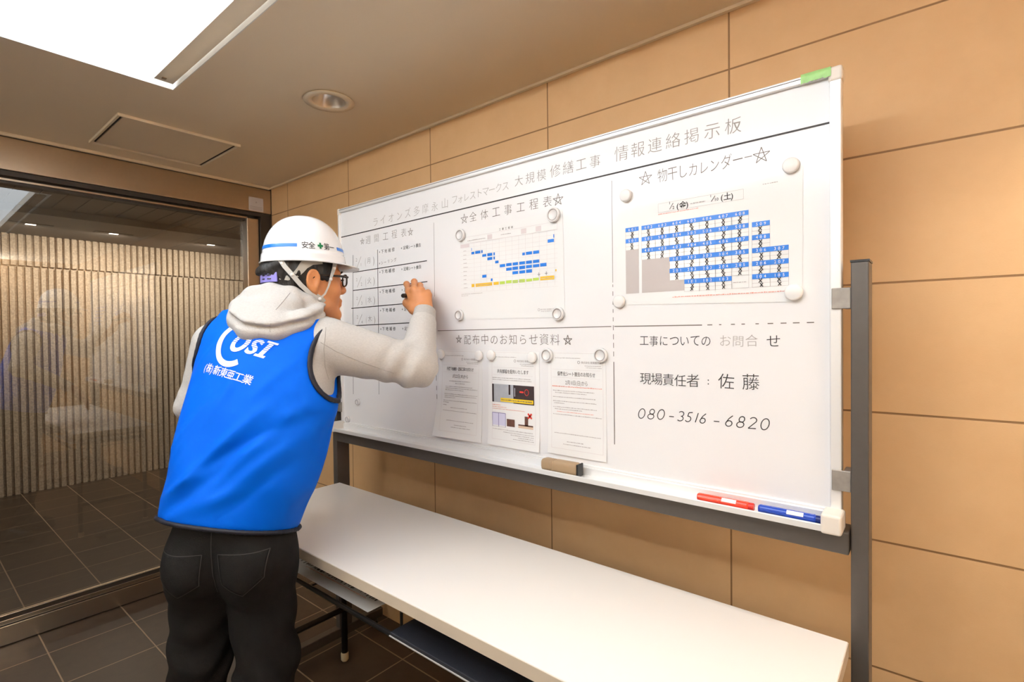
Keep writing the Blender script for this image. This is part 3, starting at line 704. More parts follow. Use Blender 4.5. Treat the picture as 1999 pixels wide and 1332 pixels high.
hw = text2d('1', 1.127, 1.131, 1.630, 0.008, 0.012, 0, rnd=rnd) + [L(1.129, 1.618, 1.138, 1.632, 0.0014)] + text2d('2', 1.136, 1.142, 1.617, 0.009, .012, 0, rnd=rnd) + text2d('(金)', 1.146, 1.176, 1.616, 0.016, 0.012, .03, rnd=rnd)
hw += text2d('1', 1.226, 1.230, 1.630, 0.007, .012, 0, rnd=rnd) + [L(1.229, 1.620, 1.238, 1.632, 0.0014)] + text2d('10', 1.236, 1.246, 1.620, 0.008, .012, 0, rnd=rnd) + text2d('(土)', 1.250, 1.279, 1.619, 0.015, 0.012, .03, rnd=rnd)
prt(cal, hw, 'handwritten_dates', M['ink'], 0.0008)
prt(cal, dashes(1.10, 1.20, 1.609, 0.0022, rnd) + dashes(1.135, 1.39, 1.402, 0.0028, rnd), 'red_print', M['print_red_pale'], 0.0008)
prt(cal, frame2d(1.10, 1.614, 1.30, 1.636, 0.0005) + dashes(1.18, 1.215, 1.622, 0.003, rnd) + dashes(1.34, 1.37, 1.638, 0.002, rnd) + dashes(1.277, 1.305, 1.428, 0.002, rnd), 'small_print', M['print_text_pale'], 0.0008)

# three notices
def bend1(x, z):
    b_ = max(0.0, (1.10-z)/0.14); return 0.010*b_*b_*max(0.0, (0.50-x)/0.2) + 0.004*b_
def bend2(x, z):
    b_ = max(0.0, (1.06-z)/0.10); return 0.006*b_*b_
def bend3(x, z): return 0.003*max(0.0, (1.05-z)/0.08)**2
def common(t, x0, x1, zt, zb, head, date, bend, sk=0.0):
    w = x1-x0
    S = lambda items: [(np.stack([v[:, 0]+sk*(v[:, 1]-zt), v[:, 1]], 1), f) for v, f in items]
    prt(t, S(frame2d(x0+w*.07, zb+.020, x1-w*.06, zt-.003, 0.0007) + [L(x0+w*.09, zt-.050, x1-w*.1, zt-.050, .0005), L(x0+w*.09, zt-.073, x1-w*.1, zt-.073, .0005)]), 'border_lines', M['print_pale'], 0.0006, bend)
    hd_ = text2d(head, x0+w*.18, x1-w*.18, zt-.0675, .0115, 0.008, 0, rnd=rnd)
    if date: hd_ += text2d(date, x0+w*.32, x1-w*.30, zt-.0925, .0125, 0.0, 0, rnd=rnd)
    prt(t, S(hd_), 'headline', M['print_text'], 0.0008, bend)
    lg = text2d('株式会社 新東亜工業', x1-w*.41, x1-w*.08, zt-.0315, .0062, 0.0, 0, rnd=rnd) + [arc2d(x1-w*.45, zt-.0285, .0036, .0036, 0, 6.28, .0012)] + dashes(x1-w*.35, x1-w*.08, zt-.0385, .0016, rnd) + dashes(x1-w*.33, x1-w*.08, zt-.0435, .0016, rnd) + dashes(x0+w*.14, x1-w*.42, zt-.018, .0016, rnd)
    return S, lg
n1 = sheet('notice_sheet', [(0.301, 1.262), (0.501, 1.262), (0.493, 0.963), (0.269, 0.963)], 'white paper notice, text only, its lower corner curling off the whiteboard', 'notice sheet', M['paper'], bend1, 'paper notices on the whiteboard')
S, lg = common(n1, 0.301, 0.499, 1.262, 0.965, '外壁下地補修・塗装工事のお知らせ', '1月22日(木)から', bend1, 0.055)
for i, (z, a, b_) in enumerate(((1.157, .25, .75), (1.149, .40, .62), (1.138, .16, .80), (1.132, .16, .92), (1.126, .16, .60), (1.112, .14, .92), (1.106, .14, .90), (1.100, .14, .40), (1.089, .12, .92), (1.083, .12, .25), (1.074, .12, .20), (1.066, .30, .70), (1.055, .12, .92), (1.022, .22, .86), (1.008, .42, .70), (1.000, .34, .80))):
    lg += dashes(0.301+.198*a, 0.301+.198*b_, z, 0.0022, rnd)
prt(n1, S(lg), 'small_print', M['print_text_pale'], 0.0008, bend1)
n2 = sheet('notice_sheet', [(0.527, 1.262), (0.728, 1.262), (0.727, 0.964), (0.521, 0.964)], 'white paper notice with a door photograph and a red cross on the whiteboard', 'notice sheet', M['paper'], bend2, 'paper notices on the whiteboard')
S, lg = common(n2, 0.527, 0.724, 1.262, 0.965, '共有部脇を配布いたします', None, bend2)
for z, a, b_ in ((1.178, .08, .84), (1.172, .08, .86), (1.016, .08, .88), (1.009, .3, .9), (1.003, .45, .9), (0.997, .6, .9), (.991, .5, .9)): lg += dashes(0.527+.2*a, 0.527+.2*b_, z, 0.0020, rnd)
prt(n2, lg, 'small_print', M['print_text_pale'], 0.0008, bend2)
prt(n2, dashes(.542, .575, 1.092, .003, rnd) + dashes(.542, .60, 1.086, .002, rnd) + dashes(.542, .673, 1.080, .002, rnd), 'red_print', M['print_red_pale'], 0.0008, bend2)
ph_ = prt(n2, [rect2d(.541, 1.102, .628, 1.159)], 'door_photo', M['print_photo_grey'], 0.0006)
prt(n2, [rect2d(.628, 1.102, .708, 1.159), rect2d(.541, 1.102, .548, 1.159), rect2d(.609, 1.128, .616, 1.159)], 'dark_photo_area', M['print_dark'], 0.0008)
prt(n2, [rect2d(.632, 1.124, .635, 1.150)], 'photo_handle', M['print_photo_grey'], 0.0010)
prt(n2, [rect2d(.576, 1.105, .705, 1.1165)], 'yellow_strip', M['print_yellow'], 0.0010)
prt(n2, [rect2d(.653, 1.137, .668, 1.1415), arc2d(.680, 1.139, .0075, .009, 0, 6.3, .0015)] + [line2d(.684, 1.061, .698, 1.076, .0055), line2d(.684, 1.076, .698, 1.061, .0055)], 'red_marks', M['print_red'], 0.0012)
prt(n2, dashes(.580, .70, 1.109, .004, rnd), 'strip_text', M['print_text'], 0.0012)
prt(n2, [rect2d(.541, 1.024, .595, 1.068)], 'diagram_panels', M['print_lilac'], 0.0006)
prt(n2, frame2d(.541, 1.024, .595, 1.068, .002) + [L(.567, 1.024, .567, 1.068, .0022)], 'diagram_lines', M['print_violet'], 0.0008)
prt(n2, [rect2d(.600, 1.029, .632, 1.052), rect2d(.671, 1.036, .684, 1.066), rect2d(.646, 1.036, .703, 1.040)], 'brown_photo', M['print_brown'], 0.0007)
prt(n2, [rect2d(.646, 1.022, .703, 1.036)], 'floor_photo', M['print_tan'], 0.0006)
n3 = sheet('notice_sheet', [(0.760, 1.264), (0.949, 1.264), (0.950, 0.969), (0.757, 0.969)], 'white paper notice held by two large clear magnets above the tan eraser', 'notice sheet', M['paper'], bend3, 'paper notices on the whiteboard')
S, lg = common(n3, 0.757, 0.952, 1.264, 0.967, '保養化シート撤去のお知らせ', '2月11日(日)から', bend3)
for z, a, b_ in ((1.152, .10, .80), (1.146, .14, .68), (1.134, .10, .82), (1.122, .10, .84), (1.116, .12, .3), (1.105, .10, .84), (1.099, .13, .6), (1.084, .10, .92), (1.030, .12, .9), (1.008, .34, .62), (1.000, .28, .74)): lg += dashes(0.757+.195*a, 0.757+.195*b_, z, 0.0022, rnd)
prt(n3, lg, 'small_print', M['print_text_pale'], 0.0008, bend3)
prt(n3, dashes(.774, .937, 1.164, .003, rnd) + dashes(.79, .91, 1.092, .002, rnd), 'red_print', M['print_red_pale'], 0.0008, bend3)

# magnets
def magnet(kind, x, z, r, label, group, y=PY-0.0018):
    if kind == 'white':
        o = MB().lathe([(0.0, 0), (r, 0), (r, 0.006), (r*.93, 0.0085), (r*.8, 0.0095), (0.0, 0.0098)], (0, 0, 0), (0, -1, 0), 32).build('magnet', M['magnet_white'], None, smooth=True)
        o.location = (x, y, z)
        return tag(o, label, 'magnet', group)
    t = empty('magnet', (x, y, z), label, 'magnet', group)
    if True:
        MB().lathe([(0.0, 0), (r, 0), (r, 0.007), (r*.95, 0.009), (r*.80, 0.0094), (r*.76, 0.008), (0.0, 0.008)], (x, y, z), (0, -1, 0), 36).build('disc', M['magnet_clear'], t, smooth=True)
        MB().lathe([(r*.70, 0.0083), (r*.70, 0.0096), (r*.80, 0.0100), (r*.80, 0.0083)], (x, y, z), (0, -1, 0), 36).build('ring', M['magnet_ring'], t, smooth=True)
    return t
for x, z, r, q in ((1.014, 1.671, .0165, 'upper corner of the calendar sheet nearer the schedule sheet'), (1.396, 1.667, .0165, 'upper corner of the calendar sheet nearer the grey post'), (0.993, 1.399, .0165, 'lower corner of the calendar sheet under its grey blocks'), (1.401, 1.399, .0175, 'lower corner of the calendar sheet nearer the grey post')):
    magnet('white', x, z, r, 'round white magnet on the ' + q, 'white magnets on the calendar')
for x, z, r, q in ((0.412, 1.646, .020, 'upper corner of the schedule sheet above the first blue bars'), (0.788, 1.656, .021, 'upper corner of the schedule sheet below the heading star'), (0.402, 1.381, .018, 'lower corner of the schedule sheet nearer the person'), (0.800, 1.373, .019, 'lower corner of the schedule sheet over its company print')):
    magnet('clear', x, z, r, 'round clear magnet on the ' + q, 'clear magnets on the schedule')
for x, z, q in ((0.308, 1.249, 'curling text notice, on the corner nearer the person'), (0.488, 1.247, 'curling text notice, on the corner beside the photo notice'), (0.541, 1.249, 'photo notice, on the corner beside the curling notice'), (0.705, 1.246, 'photo notice, on the corner over its company print')):
    magnet('white', x, z, .0165, 'round white magnet holding the ' + q, 'white magnets on the notices')
for x, z, q in ((0.760, 1.254, 'on the corner beside the photo notice'), (0.937, 1.257, 'on the corner over its company print')):
    magnet('clear', x, z, .0195, 'large clear magnet holding the notice above the eraser, ' + q, 'clear magnets on the notice above the eraser')
magnet('clear', -0.194, 1.044, .0125, 'small clear magnet alone on the white board under the weekly table', 'spare clear magnets', BY)
magnet('clear', -0.268, 0.966, .0125, 'small clear magnet just above the end of the pen tray behind the person', 'spare clear magnets', BY)

# eraser, markers, tape, sticker
er = empty('board_eraser', (0.826, -0.266, BZ0-0.017), 'tan whiteboard eraser with ribbed grip standing on the pen tray', 'eraser')
prof = []
e_ = MB()
xs = np.linspace(0.765, 0.884, 40)
ring = 20; v = []; f = []
for i, x in enumerate(xs):
    g_ = 0.0013*(math.sin((x-0.787)/0.030*2*math.pi*5) > 0.2) if 0.787 < x < 0.817 else 0.0
    ed = min(1.0, 0.72+0.28*math.sqrt(max(0.0, min(1.0, min(x-0.765, 0.884-x)/0.008))))
    for j in range(ring):
        a = 2*math.pi*j/ring; ca, sa = math.cos(a), math.sin(a)
        k = (abs(ca)**4+abs(sa)**4)**-0.25
        v.append((x, -0.271 + (0.0165-g_)*ca*k*ed, BZ0-0.017+0.0185 + (0.0175-g_)*sa*k*ed))
for i in range(len(xs)-1):
    for j in range(ring): f.append((i*ring+j, i*ring+(j+1) % ring, (i+1)*ring+(j+1) % ring, (i+1)*ring+j))
f += [tuple(range(ring)), tuple((len(xs)-1)*ring+j for j in range(ring))]
angle_smooth(MB().add(v, f).build('body', M['felt'], er), 45)
MB().box(0.8835, 0.889, -0.286, -0.2565, BZ0-0.0165, BZ0+0.0185).build('end_felt', M['black_plastic'], er, bevel=0.002)
def marker(x0, x1, mA, mB, label, name='marker_pen'):
    z = BZ0-0.017+0.0095; y = -0.2745
    t = empty(name, ((x0+x1)/2, y, BZ0-0.017), label, 'marker', 'markers on the tray')
    MB().lathe([(0.0, 0), (0.0075, 0), (0.0092, 0.003), (0.0092, x1-x0-0.014), (0.008, x1-x0-0.011), (0.008, x1-x0-0.010)], (x0, y, z), (1, 0, 0), 20).build('barrel', mA, t, smooth=False)
    MB().lathe([(0.0083, 0), (0.0083, 0.009), (0.007, 0.011), (0.0, 0.011)], (x1-0.011, y, z), (1, 0, 0), 20).build('end_plug', mB, t)
    MB().box(x0+0.004, x0+0.052, y-0.0105, y-0.0088, z-0.002, z+0.002).build('clip', mA, t, bevel=0.0006)
    lb = MB(); n = 8
    for k in range(n):
        a0 = 0.2+1.0*k/n; a1 = 0.2+1.0*(k+1)/n
        xa, xb = x0+0.055, x0+0.086
        q = lambda a, xx: (xx, y-0.00935*math.cos(a), z+0.00935*math.sin(a))
        lb.quad(q(a0, xa), q(a0, xb), q(a1, xb), q(a1, xa))
    lb.build('label', M['paper'], t, fix=False)
    return t
marker(1.208, 1.330, M['red_plastic'], M['red_dark'], 'red whiteboard marker lying on the pen tray')
marker(1.339, 1.458, M['blue_plastic'], M['blue_dark'], 'blue whiteboard marker lying on the pen tray beside the ivory end cap')
tp = MB(); n = 18; v = []; f = []
for i in range(n+1):
    x = 1.416 + 0.0535*i/n
    for (yy, zz) in ((-0.2195, 1.8487), (-0.236, 1.8488), (-0.2458, 1.8478), (-0.2466, 1.840), (-0.2462, 1.829)):
        v.append((x + rnd.uniform(-.0006, .0006), yy - rnd.uniform(0, .0009), zz + rnd.uniform(0, .0008) + (rnd.uniform(-.0022, .0022) if zz < 1.83 else 0)))
for i in range(n):
    for j in range(4): f.append((i*5+j, i*5+j+1, i*5+6+j, i*5+5+j))
tpo = tp.add(v, f).build('masking_tape', M['tape'], None, smooth=True)
tag(tpo, 'crumpled pale green tape stuck over the upper frame edge of the whiteboard', 'tape')
st = empty('sticker', (-1.397, -0.087, 2.078), 'small grey white sticker on the bronze header above the glass', 'sticker')
MB().box(-1.3979, -1.3973, -0.128, -0.046, 2.037, 2.115).build('label_sheet', M['sticker'], st)
sx = MB()
for z in (2.060, 2.052, 2.045): sx.box(-1.3972, -1.3970, -0.122, -0.052, z, z+0.003)
sx.box(-1.3972, -1.3970, -0.09, -0.082, 2.083, 2.092)
sx.build('printed_lines', M['print_text_pale'], st)

# ================================================================== TABLE AND WHAT LIES ON ITS SHELF
tb = empty('folding_table', (0.6, -0.487, 0), 'long ivory folding table with black legs in front of the whiteboard', 'table')
TZ = 0.70
MB().box(-0.300, 1.500, -0.707, -0.262, TZ-0.030, TZ).build('table_top', M['table_top'], tb, bevel=0.002)
eb = MB(); eb.box(-0.3004, 1.5004, -0.7078, -0.7068, TZ-0.030, TZ-0.0025); eb.box(-0.3004, 1.5004, -0.2622, -0.2612, TZ-0.030, TZ-0.0025); eb.box(1.4998, 1.5008, -0.707, -0.262, TZ-0.030, TZ-0.0025); eb.box(-0.3008, -0.2998, -0.707, -0.262, TZ-0.030, TZ-0.0025)
eb.build('edge_band', M['table_edge'], tb)
un = MB()
for yy in (-0.625, -0.330): un.box(-0.26, 1.46, yy-0.012, yy+0.012, TZ-0.050, TZ-0.0305)
for xx in (-0.25, 1.45): un.box(xx-0.012, xx+0.012, -0.613, -0.342, TZ-0.050, TZ-0.0305)
un.build('under_frame', M['black_metal'], tb)
for xx in (-0.215, 1.415):
    for yy in (-0.305, -0.665):
        lg_ = MB().tube([(xx, yy, 0.035), (xx, yy, TZ-0.0305)], 0.0125, 14).build('leg', M['black_metal'], tb, smooth=True)
        MB().lathe([(0.0, 0), (0.011, 0), (0.015, 0.006), (0.0155, 0.03), (0.0125, 0.035)], (xx, yy, 0.0), (0, 0, 1), 18).build('foot_cap', M['cream_rubber'], lg_, smooth=True)
    MB().tube([(xx, -0.305, 0.212), (xx, -0.665, 0.212)], 0.0115, 12).build('stretcher', M['black_metal'], tb, smooth=True)
    MB().tube([(xx, -0.305, 0.615), (xx, -0.665, 0.615)], 0.0115, 12).build('stretcher', M['black_metal'], tb, smooth=True)
sh = MB(); SZ = 0.583
for yy in (-0.688, -0.60, -0.50, -0.40, -0.315): sh.tube([(-0.16, yy, SZ), (1.36, yy, SZ)], 0.0065 if yy == -0.688 else 0.003, 8)
for xx in (-0.16, 0.2, 0.6, 1.0, 1.36): sh.tube([(xx, -0.688, SZ-0.008), (xx, -0.315, SZ-0.008)], 0.003, 8)
for xx in (-0.15, 0.6, 1.35):
    for yy in (-0.655, -0.33): sh.tube([(xx, yy, SZ-0.006), (xx, yy, TZ-0.0305)], 0.004, 8)
sh.build('wire_shelf', M['black_metal'], tb, smooth=True)
fl = empty('flyer', (0.23, -0.50, SZ+0.0045), 'printed paper flyer lying on the wire shelf under the table', 'flyer')
MB().box(0.000, 0.482, -0.672, -0.360, SZ+0.0072, SZ+0.0082).build('sheet', M['paper'], fl)
fp = MB()
for k in range(150):
    x = 0.01+0.44*k/150; fp.box(x, x+0.004, -0.605-rnd.uniform(0, .022), -0.37, SZ+0.0083, SZ+0.0085)
fp.build('dark_print', M['print_dark'], fl)
fp = MB()
for k in range(46):
    x = 0.10+0.32*k/46; fp.box(x, x+rnd.uniform(.003, .006), -0.6345, -0.6315, SZ+0.0083, SZ+0.0085)
fp.build('red_print', M['print_red_pale'], fl)
fo = empty('folder', (0.93, -0.52, SZ+0.0065), 'flat black folder with a pale edge on the wire shelf under the table', 'folder')
MB().box(0.612, 1.24, -0.700, -0.36, SZ+0.0075, SZ+0.016).build('cover', M['folder'], fo, bevel=0.002)
MB().box(0.612, 1.24, -0.7025, -0.7005, SZ+0.006, SZ+0.0085).build('pale_edge', M['strap'], fo)
bx = empty('cardboard_box', (0.56, -0.42, SZ+0.0065), 'small brown box on the wire shelf behind the black folder', 'box')
MB().box(0.50, 0.60, -0.52, -0.40, SZ+0.0068, SZ+0.05).build('box_body', M['card'], bx, bevel=0.001)

# ================================================================== PERSON
def nrm(v): v = np.asarray(v, float); return v/np.linalg.norm(v)
class Grid:
    """scalar field on a regular grid, turned into a closed mesh by surface nets"""
    def __init__(s, lo, hi, h):
        s.lo = np.array(lo, float); s.h = h
        s.n = np.ceil((np.array(hi)-s.lo)/h).astype(int)+1
        ax = [s.lo[k]+h*np.arange(s.n[k]) for k in range(3)]
        s.X, s.Y, s.Z = np.meshgrid(*ax, indexing='ij')
    def cone(s, a, b, ra, rb):
        a = np.asarray(a, float); b = np.asarray(b, float); d = b-a; L2 = d@d
        px, py, pz = s.X-a[0], s.Y-a[1], s.Z-a[2]
        t = np.clip((px*d[0]+py*d[1]+pz*d[2])/L2, 0, 1)
        return np.sqrt((px-t*d[0])**2+(py-t*d[1])**2+(pz-t*d[2])**2) - (ra+(rb-ra)*t)
    def chain(s, pts, rs, k=0.01):
        out = None
        for i in range(len(pts)-1):
            d = s.cone(pts[i], pts[i+1], rs[i], rs[i+1]); out = d if out is None else smin(out, d, k)
        return out
    def ell(s, c, r, ax=None):
        c = np.asarray(c, float); px, py, pz = s.X-c[0], s.Y-c[1], s.Z-c[2]
        if ax is not None:
            ax = [np.asarray(q, float) for q in ax]
            px, py, pz = [px*q[0]+py*q[1]+pz*q[2] for q in ax]
        k0 = np.sqrt((px/r[0])**2+(py/r[1])**2+(pz/r[2])**2); k1 = np.sqrt((px/r[0]**2)**2+(py/r[1]**2)**2+(pz/r[2]**2)**2)+1e-9
        return k0*(k0-1)/k1
    def dot(s, c, a): return (s.X-c[0])*a[0]+(s.Y-c[1])*a[1]+(s.Z-c[2])*a[2]
    def mesh(s, d):
        n = s.n; d = np.array(d)
        for q in range(3):
            for e_ in (0, -1):
                ix = [slice(None)]*3; ix[q] = e_; d[tuple(ix)] = np.maximum(d[tuple(ix)], 1e-4)
        neg = d < 0
        P = np.zeros((n[0]-1, n[1]-1, n[2]-1, 3)); C_ = np.zeros((n[0]-1, n[1]-1, n[2]-1))
        corners = [(i, j, k) for i in (0, 1) for j in (0, 1) for k in (0, 1)]
        sl = lambda c, A: A[c[0]:n[0]-1+c[0], c[1]:n[1]-1+c[1], c[2]:n[2]-1+c[2]]
        for a in corners:
            for ax in range(3):
                if a[ax] == 1: continue
                b = list(a); b[ax] = 1
                da, db = sl(a, d), sl(b, d)
                cr = (da < 0) != (db < 0)
                t = np.where(cr, da/(da-db+1e-12), 0)
                for q in range(3):
                    base = a[q] + (t if q == ax else 0)
                    P[..., q] += np.where(cr, base, 0)
                C_ += cr
        act = C_ > 0
        idx = -np.ones(act.shape, int); cells = np.argwhere(act); idx[act] = np.arange(len(cells))
        V = s.lo + s.h*(cells + P[act]/C_[act][:, None])
        F = []
        for ax in range(3):
            o1, o2 = [(1, 2), (2, 0), (0, 1)][ax]
            i0 = [slice(1, n[q]-1) for q in range(3)]; i0[ax] = slice(0, n[ax]-1)
            i1 = list(i0); i1[ax] = slice(1, n[ax])
            a_, b_ = neg[tuple(i0)], neg[tuple(i1)]
            e = np.argwhere(a_ != b_)
            if not len(e): continue
            fl_ = a_[tuple(e.T)]
            e = e + np.array([0 if q == ax else 1 for q in range(3)])
            def at(d1, d2):
                q = e.copy(); q[:, o1] -= d1; q[:, o2] -= d2; return idx[tuple(q.T)]
            quad = np.stack([at(1, 1), at(0, 1), at(0, 0), at(1, 0)], 1)
            quad[~fl_] = quad[~fl_][:, ::-1]
            F.append(quad)
        return V, np.concatenate(F)
def smin(a, b, k):
    h = np.clip(0.5+0.5*(b-a)/k, 0, 1); return b*(1-h)+a*h - k*h*(1-h)
def smax(a, b, k): return -smin(-a, -b, k)
def relax(V, F, it=2, lam=0.5):
    n = len(V); e = np.concatenate([F[:, [0, 1]], F[:, [1, 2]], F[:, [2, 3]], F[:, [3, 0]]]); e = np.concatenate([e, e[:, ::-1]])
    cnt = np.bincount(e[:, 0], minlength=n)[:, None]
    for _ in range(it):
        s = np.stack([np.bincount(e[:, 0], V[e[:, 1], q], n) for q in range(3)], 1)/cnt
        V = V + lam*(s-V)
    return V
def np_mesh(name, parts):
    v = []; f = []; o = 0
    for V, F in parts: v.append(V); f.append(F+o); o += len(V)
    v = np.concatenate(v); f = np.concatenate(f)
    me = bpy.data.meshes.new(name)
    me.vertices.add(len(v)); me.vertices.foreach_set('co', v.ravel())
    me.loops.add(f.size); me.loops.foreach_set('vertex_index', f.ravel().astype(np.int32))
    me.polygons.add(len(f)); me.polygons.foreach_set('loop_start', np.arange(0, f.size, 4, dtype=np.int32))
    me.update(calc_edges=True); me.validate()
    return me
def blob(name, parts, m, parent): return link(name, np_mesh(name, parts), m, parent, smooth=True)

ROOT = (0.200, -0.890, 0.0)
man = empty('person', ROOT, 'person in white safety helmet and blue vest over grey hoodie, writing on the whiteboard', 'person')

# ---- torso: rings (s along the spine, centre, half width, half depth, heading)
AX = nrm((-.05, .27, .96))
RG = np.array([(-0.1, 0.2206, -0.9112, 0.745, 0.155, 0.125, 40.0), (0.0, 0.2216, -0.9012, 0.844, 0.157, 0.13, 38.0), (0.096, 0.2303, -0.8724, 0.937, 0.172, 0.134, 36.0), (0.194, 0.2359, -0.8456, 1.033, 0.181, 0.134, 34.0), (0.272, 0.2364, -0.8243, 1.108, 0.185, 0.132, 32.0), (0.334, 0.2314, -0.8083, 1.168, 0.186, 0.128, 30.0), (0.396, 0.2219, -0.7956, 1.228, 0.183, 0.122, 30.0), (0.463, 0.2138, -0.7811, 1.293, 0.177, 0.11, 30.0), (0.535, 0.2007, -0.7657, 1.362, 0.15, 0.086, 30.0), (0.585, 0.1931, -0.7525, 1.41, 0.096, 0.066, 28.0), (0.64, 0.192, -0.735, 1.462, 0.06, 0.055, 20.0)])
C0 = RG[1, 1:4]
def frame_at(s):
    c = np.array([np.interp(s, RG[:, 0], RG[:, k]) for k in (1, 2, 3)]); th = math.radians(np.interp(s, RG[:, 0], RG[:, 6]))
    r = np.array([math.cos(th), math.sin(th), 0]); f = np.array([-math.sin(th), math.cos(th), 0])
    r = nrm(r-AX*(r@AX)); f = nrm(f-AX*(f@AX)-r*(f@r))
    return c, r, f
def torso_field(g, grow=0.0, wr=None, s0=0.0, s1=0.64, pw=2.3):
    s = g.dot(C0, AX)
    I = lambda k: np.interp(s, RG[:, 0], RG[:, k])
    th = np.radians(I(6)); cx, cy = I(1), I(2); cz = I(3)
    qx, qy, qz = g.X-cx, g.Y-cy, g.Z-cz
    l = qx*np.cos(th)+qy*np.sin(th); f = -qx*np.sin(th)+qy*np.cos(th) - 0.0
    f = f - AX[1]*0.0
    a, b = I(4)+grow, I(5)+grow
    k = (np.abs(l/a)**pw+np.abs(f/b)**pw)**(1/pw)+1e-6
    d = (k-1)*np.hypot(l, f)/k
    if wr is not None: d = d - wr(l, f, s)
    return np.maximum(np.maximum(d, s0-s), s-s1), l, f, s
def ridge(l, s, p, q, w, amp):
    ax_, ay_ = p; dx, dy = q[0]-p[0], q[1]-p[1]; L2 = dx*dx+dy*dy
    t = ((l-ax_)*dx+(s-ay_)*dy)/L2; tc = np.clip(t, 0, 1)
    dd = np.hypot(l-ax_-tc*dx, s-ay_-tc*dy)
    return amp*np.exp(-(dd/w)**2)*(0.35+0.65*np.sin(np.pi*np.clip(t, 0, 1)))
def vest_wr(l, f, s):
    back = np.clip(-f/0.05, 0, 1)
    w = ridge(l, s, (0.02, .37), (-.13, .12), .012, .008) + ridge(l, s, (.09, .29), (-.11, .04), .013, .011) + ridge(l, s, (.17, .31), (.01, .10), .014, .009)
    w -= ridge(l, s, (.17, .28), (-.03, .13), .014, .012) + ridge(l, s, (-.02, .31), (-.14, .09), .010, .007) + ridge(l, s, (.06, .17), (-.12, -.01), .012, .008)
    w += ridge(l, s, (.17, .23), (.02, .05), .013, .008) + ridge(l, s, (-.06, .46), (-.15, .33), .010, .006) + ridge(l, s, (.10, .10), (-.08, .01), .015, .006)
    w += ridge(l, s, (-.05, .30), (-.15, .16), .008, .006) + ridge(l, s, (.14, .42), (.05, .30), .010, .004) - ridge(l, s, (.16, .17), (.05, .03), .010, .006) + ridge(l, s, (-.02, .12), (-.14, .04), .009, .006)
    w += .003*np.sin(38*(l*.8+s*.55)+2*np.sin(9*s))*np.clip((s-.02)/.1, 0, 1)
    side = np.clip(l/.1, 0, 1)*(1-back)
    w += side*(.006*np.sin(55*l+30*s))
    return w*np.where(f < .03, 1, .4)
def hole(g, side, inner=0.0):
    c, r, f = frame_at(0.445)
    c = c + r*(0.232*side) + f*0.0
    return g.ell(c, (0.080-inner, 0.150-inner, 0.118-inner), (r, f, AX))
VH = 0.0065
SHR, SHL = np.array((.340, -.690, 1.292)), np.array((.085, -.858, 1.295))
def caps(g, d): return smin(smin(d, g.ell(SHR+np.array((-.015, -.005, .0)), (.079, .079, .077)), .025), g.ell(SHL, (.070, .070, .072)), .02)
g = Grid((-0.06, -1.10, 0.78), (0.50, -0.55, 1.50), VH)
dv_, l_, f_, s_ = torso_field(g, 0.004, vest_wr, -0.2, 0.54)
dv_ = caps(g, dv_)
hem = 0.004 - (s_ + 0.012*np.cos(l_*8) - 0.010)         # hem curve
hem = -(s_ - (-0.006 + 0.05*(l_+0.05)*(l_ > -0.05)*0 ))
hr, hl = hole(g, 1), hole(g, -1)
dvest = smax(smax(smax(dv_, hem, 0.004), -hr, 0.006), -hl, 0.006)
V, F = g.mesh(dvest); vest_V, vest_F = relax(V, F, 3), F
vest = blob('vest', [(vest_V, vest_F)], M['vest'], man)
def binding(field_a, field_b, r): return np.sqrt(field_a**2+field_b**2)-r
g = Grid((-0.06, -1.10, 0.78), (0.50, -0.55, 1.50), 0.004)
dv_, l_, f_, s_ = torso_field(g, 0.0045, vest_wr, -0.2, 0.54)
dv_ = caps(g, dv_)
for q_f in (hole(g, 1), hole(g, -1), s_+0.006):
    V, F = g.mesh(binding(dv_, q_f, .0064)); blob('binding', [(relax(V, F, 2), F)], M['vest_binding'], vest)

# prints on the back of the vest, laid onto the cloth
bvh = BVHTree.FromPolygons([tuple(p) for p in vest_V], [tuple(int(i) for i in q) for q in vest_F])
def dense(items, maxlen=0.008):
    out = []
    for v, f in items:
        bm = bmesh.new(); vs = [bm.verts.new((p[0], p[1], 0)) for p in v]
        for q in f:
            try: bm.faces.new([vs[i] for i in q])
            except ValueError: pass
        bmesh.ops.triangulate(bm, faces=bm.faces)
        for _ in range(5):
            lg_ = [e for e in bm.edges if e.calc_length() > maxlen]
            if not lg_: break
            bmesh.ops.subdivide_edges(bm, edges=lg_, cuts=1); bmesh.ops.triangulate(bm, faces=[q for q in bm.faces if len(q.verts) > 3])
        bm.verts.index_update()
        out.append((np.array([q.co[:2] for q in bm.verts]).reshape(-1, 2), [tuple(x.index for x in q.verts) for q in bm.faces])); bm.free()
    return out
def on_cloth(items, name, m, tree, origin, right, fwd, up, parent, lift=0.0012, maxlen=0.008):
    mb = MB()
    for v, f in dense(items, maxlen):
        pts = []; ok = []
        for p in v:
            o = Vector(origin) + Vector(right)*p[0] + Vector(up)*p[1] - Vector(fwd)*0.5
            hit = tree.ray_cast(o, Vector(fwd), 1.5)
            if hit[0] is None: pts.append(o + Vector(fwd)*0.4); ok.append(False)
            else: pts.append(hit[0]-Vector(fwd)*lift); ok.append(True)
        mb.add(pts, [q for q in f if all(ok[i] for i in q)])
    return mb.build(name, m, parent, smooth=True, fix=False)
c_, r_, f__ = frame_at(0.40)
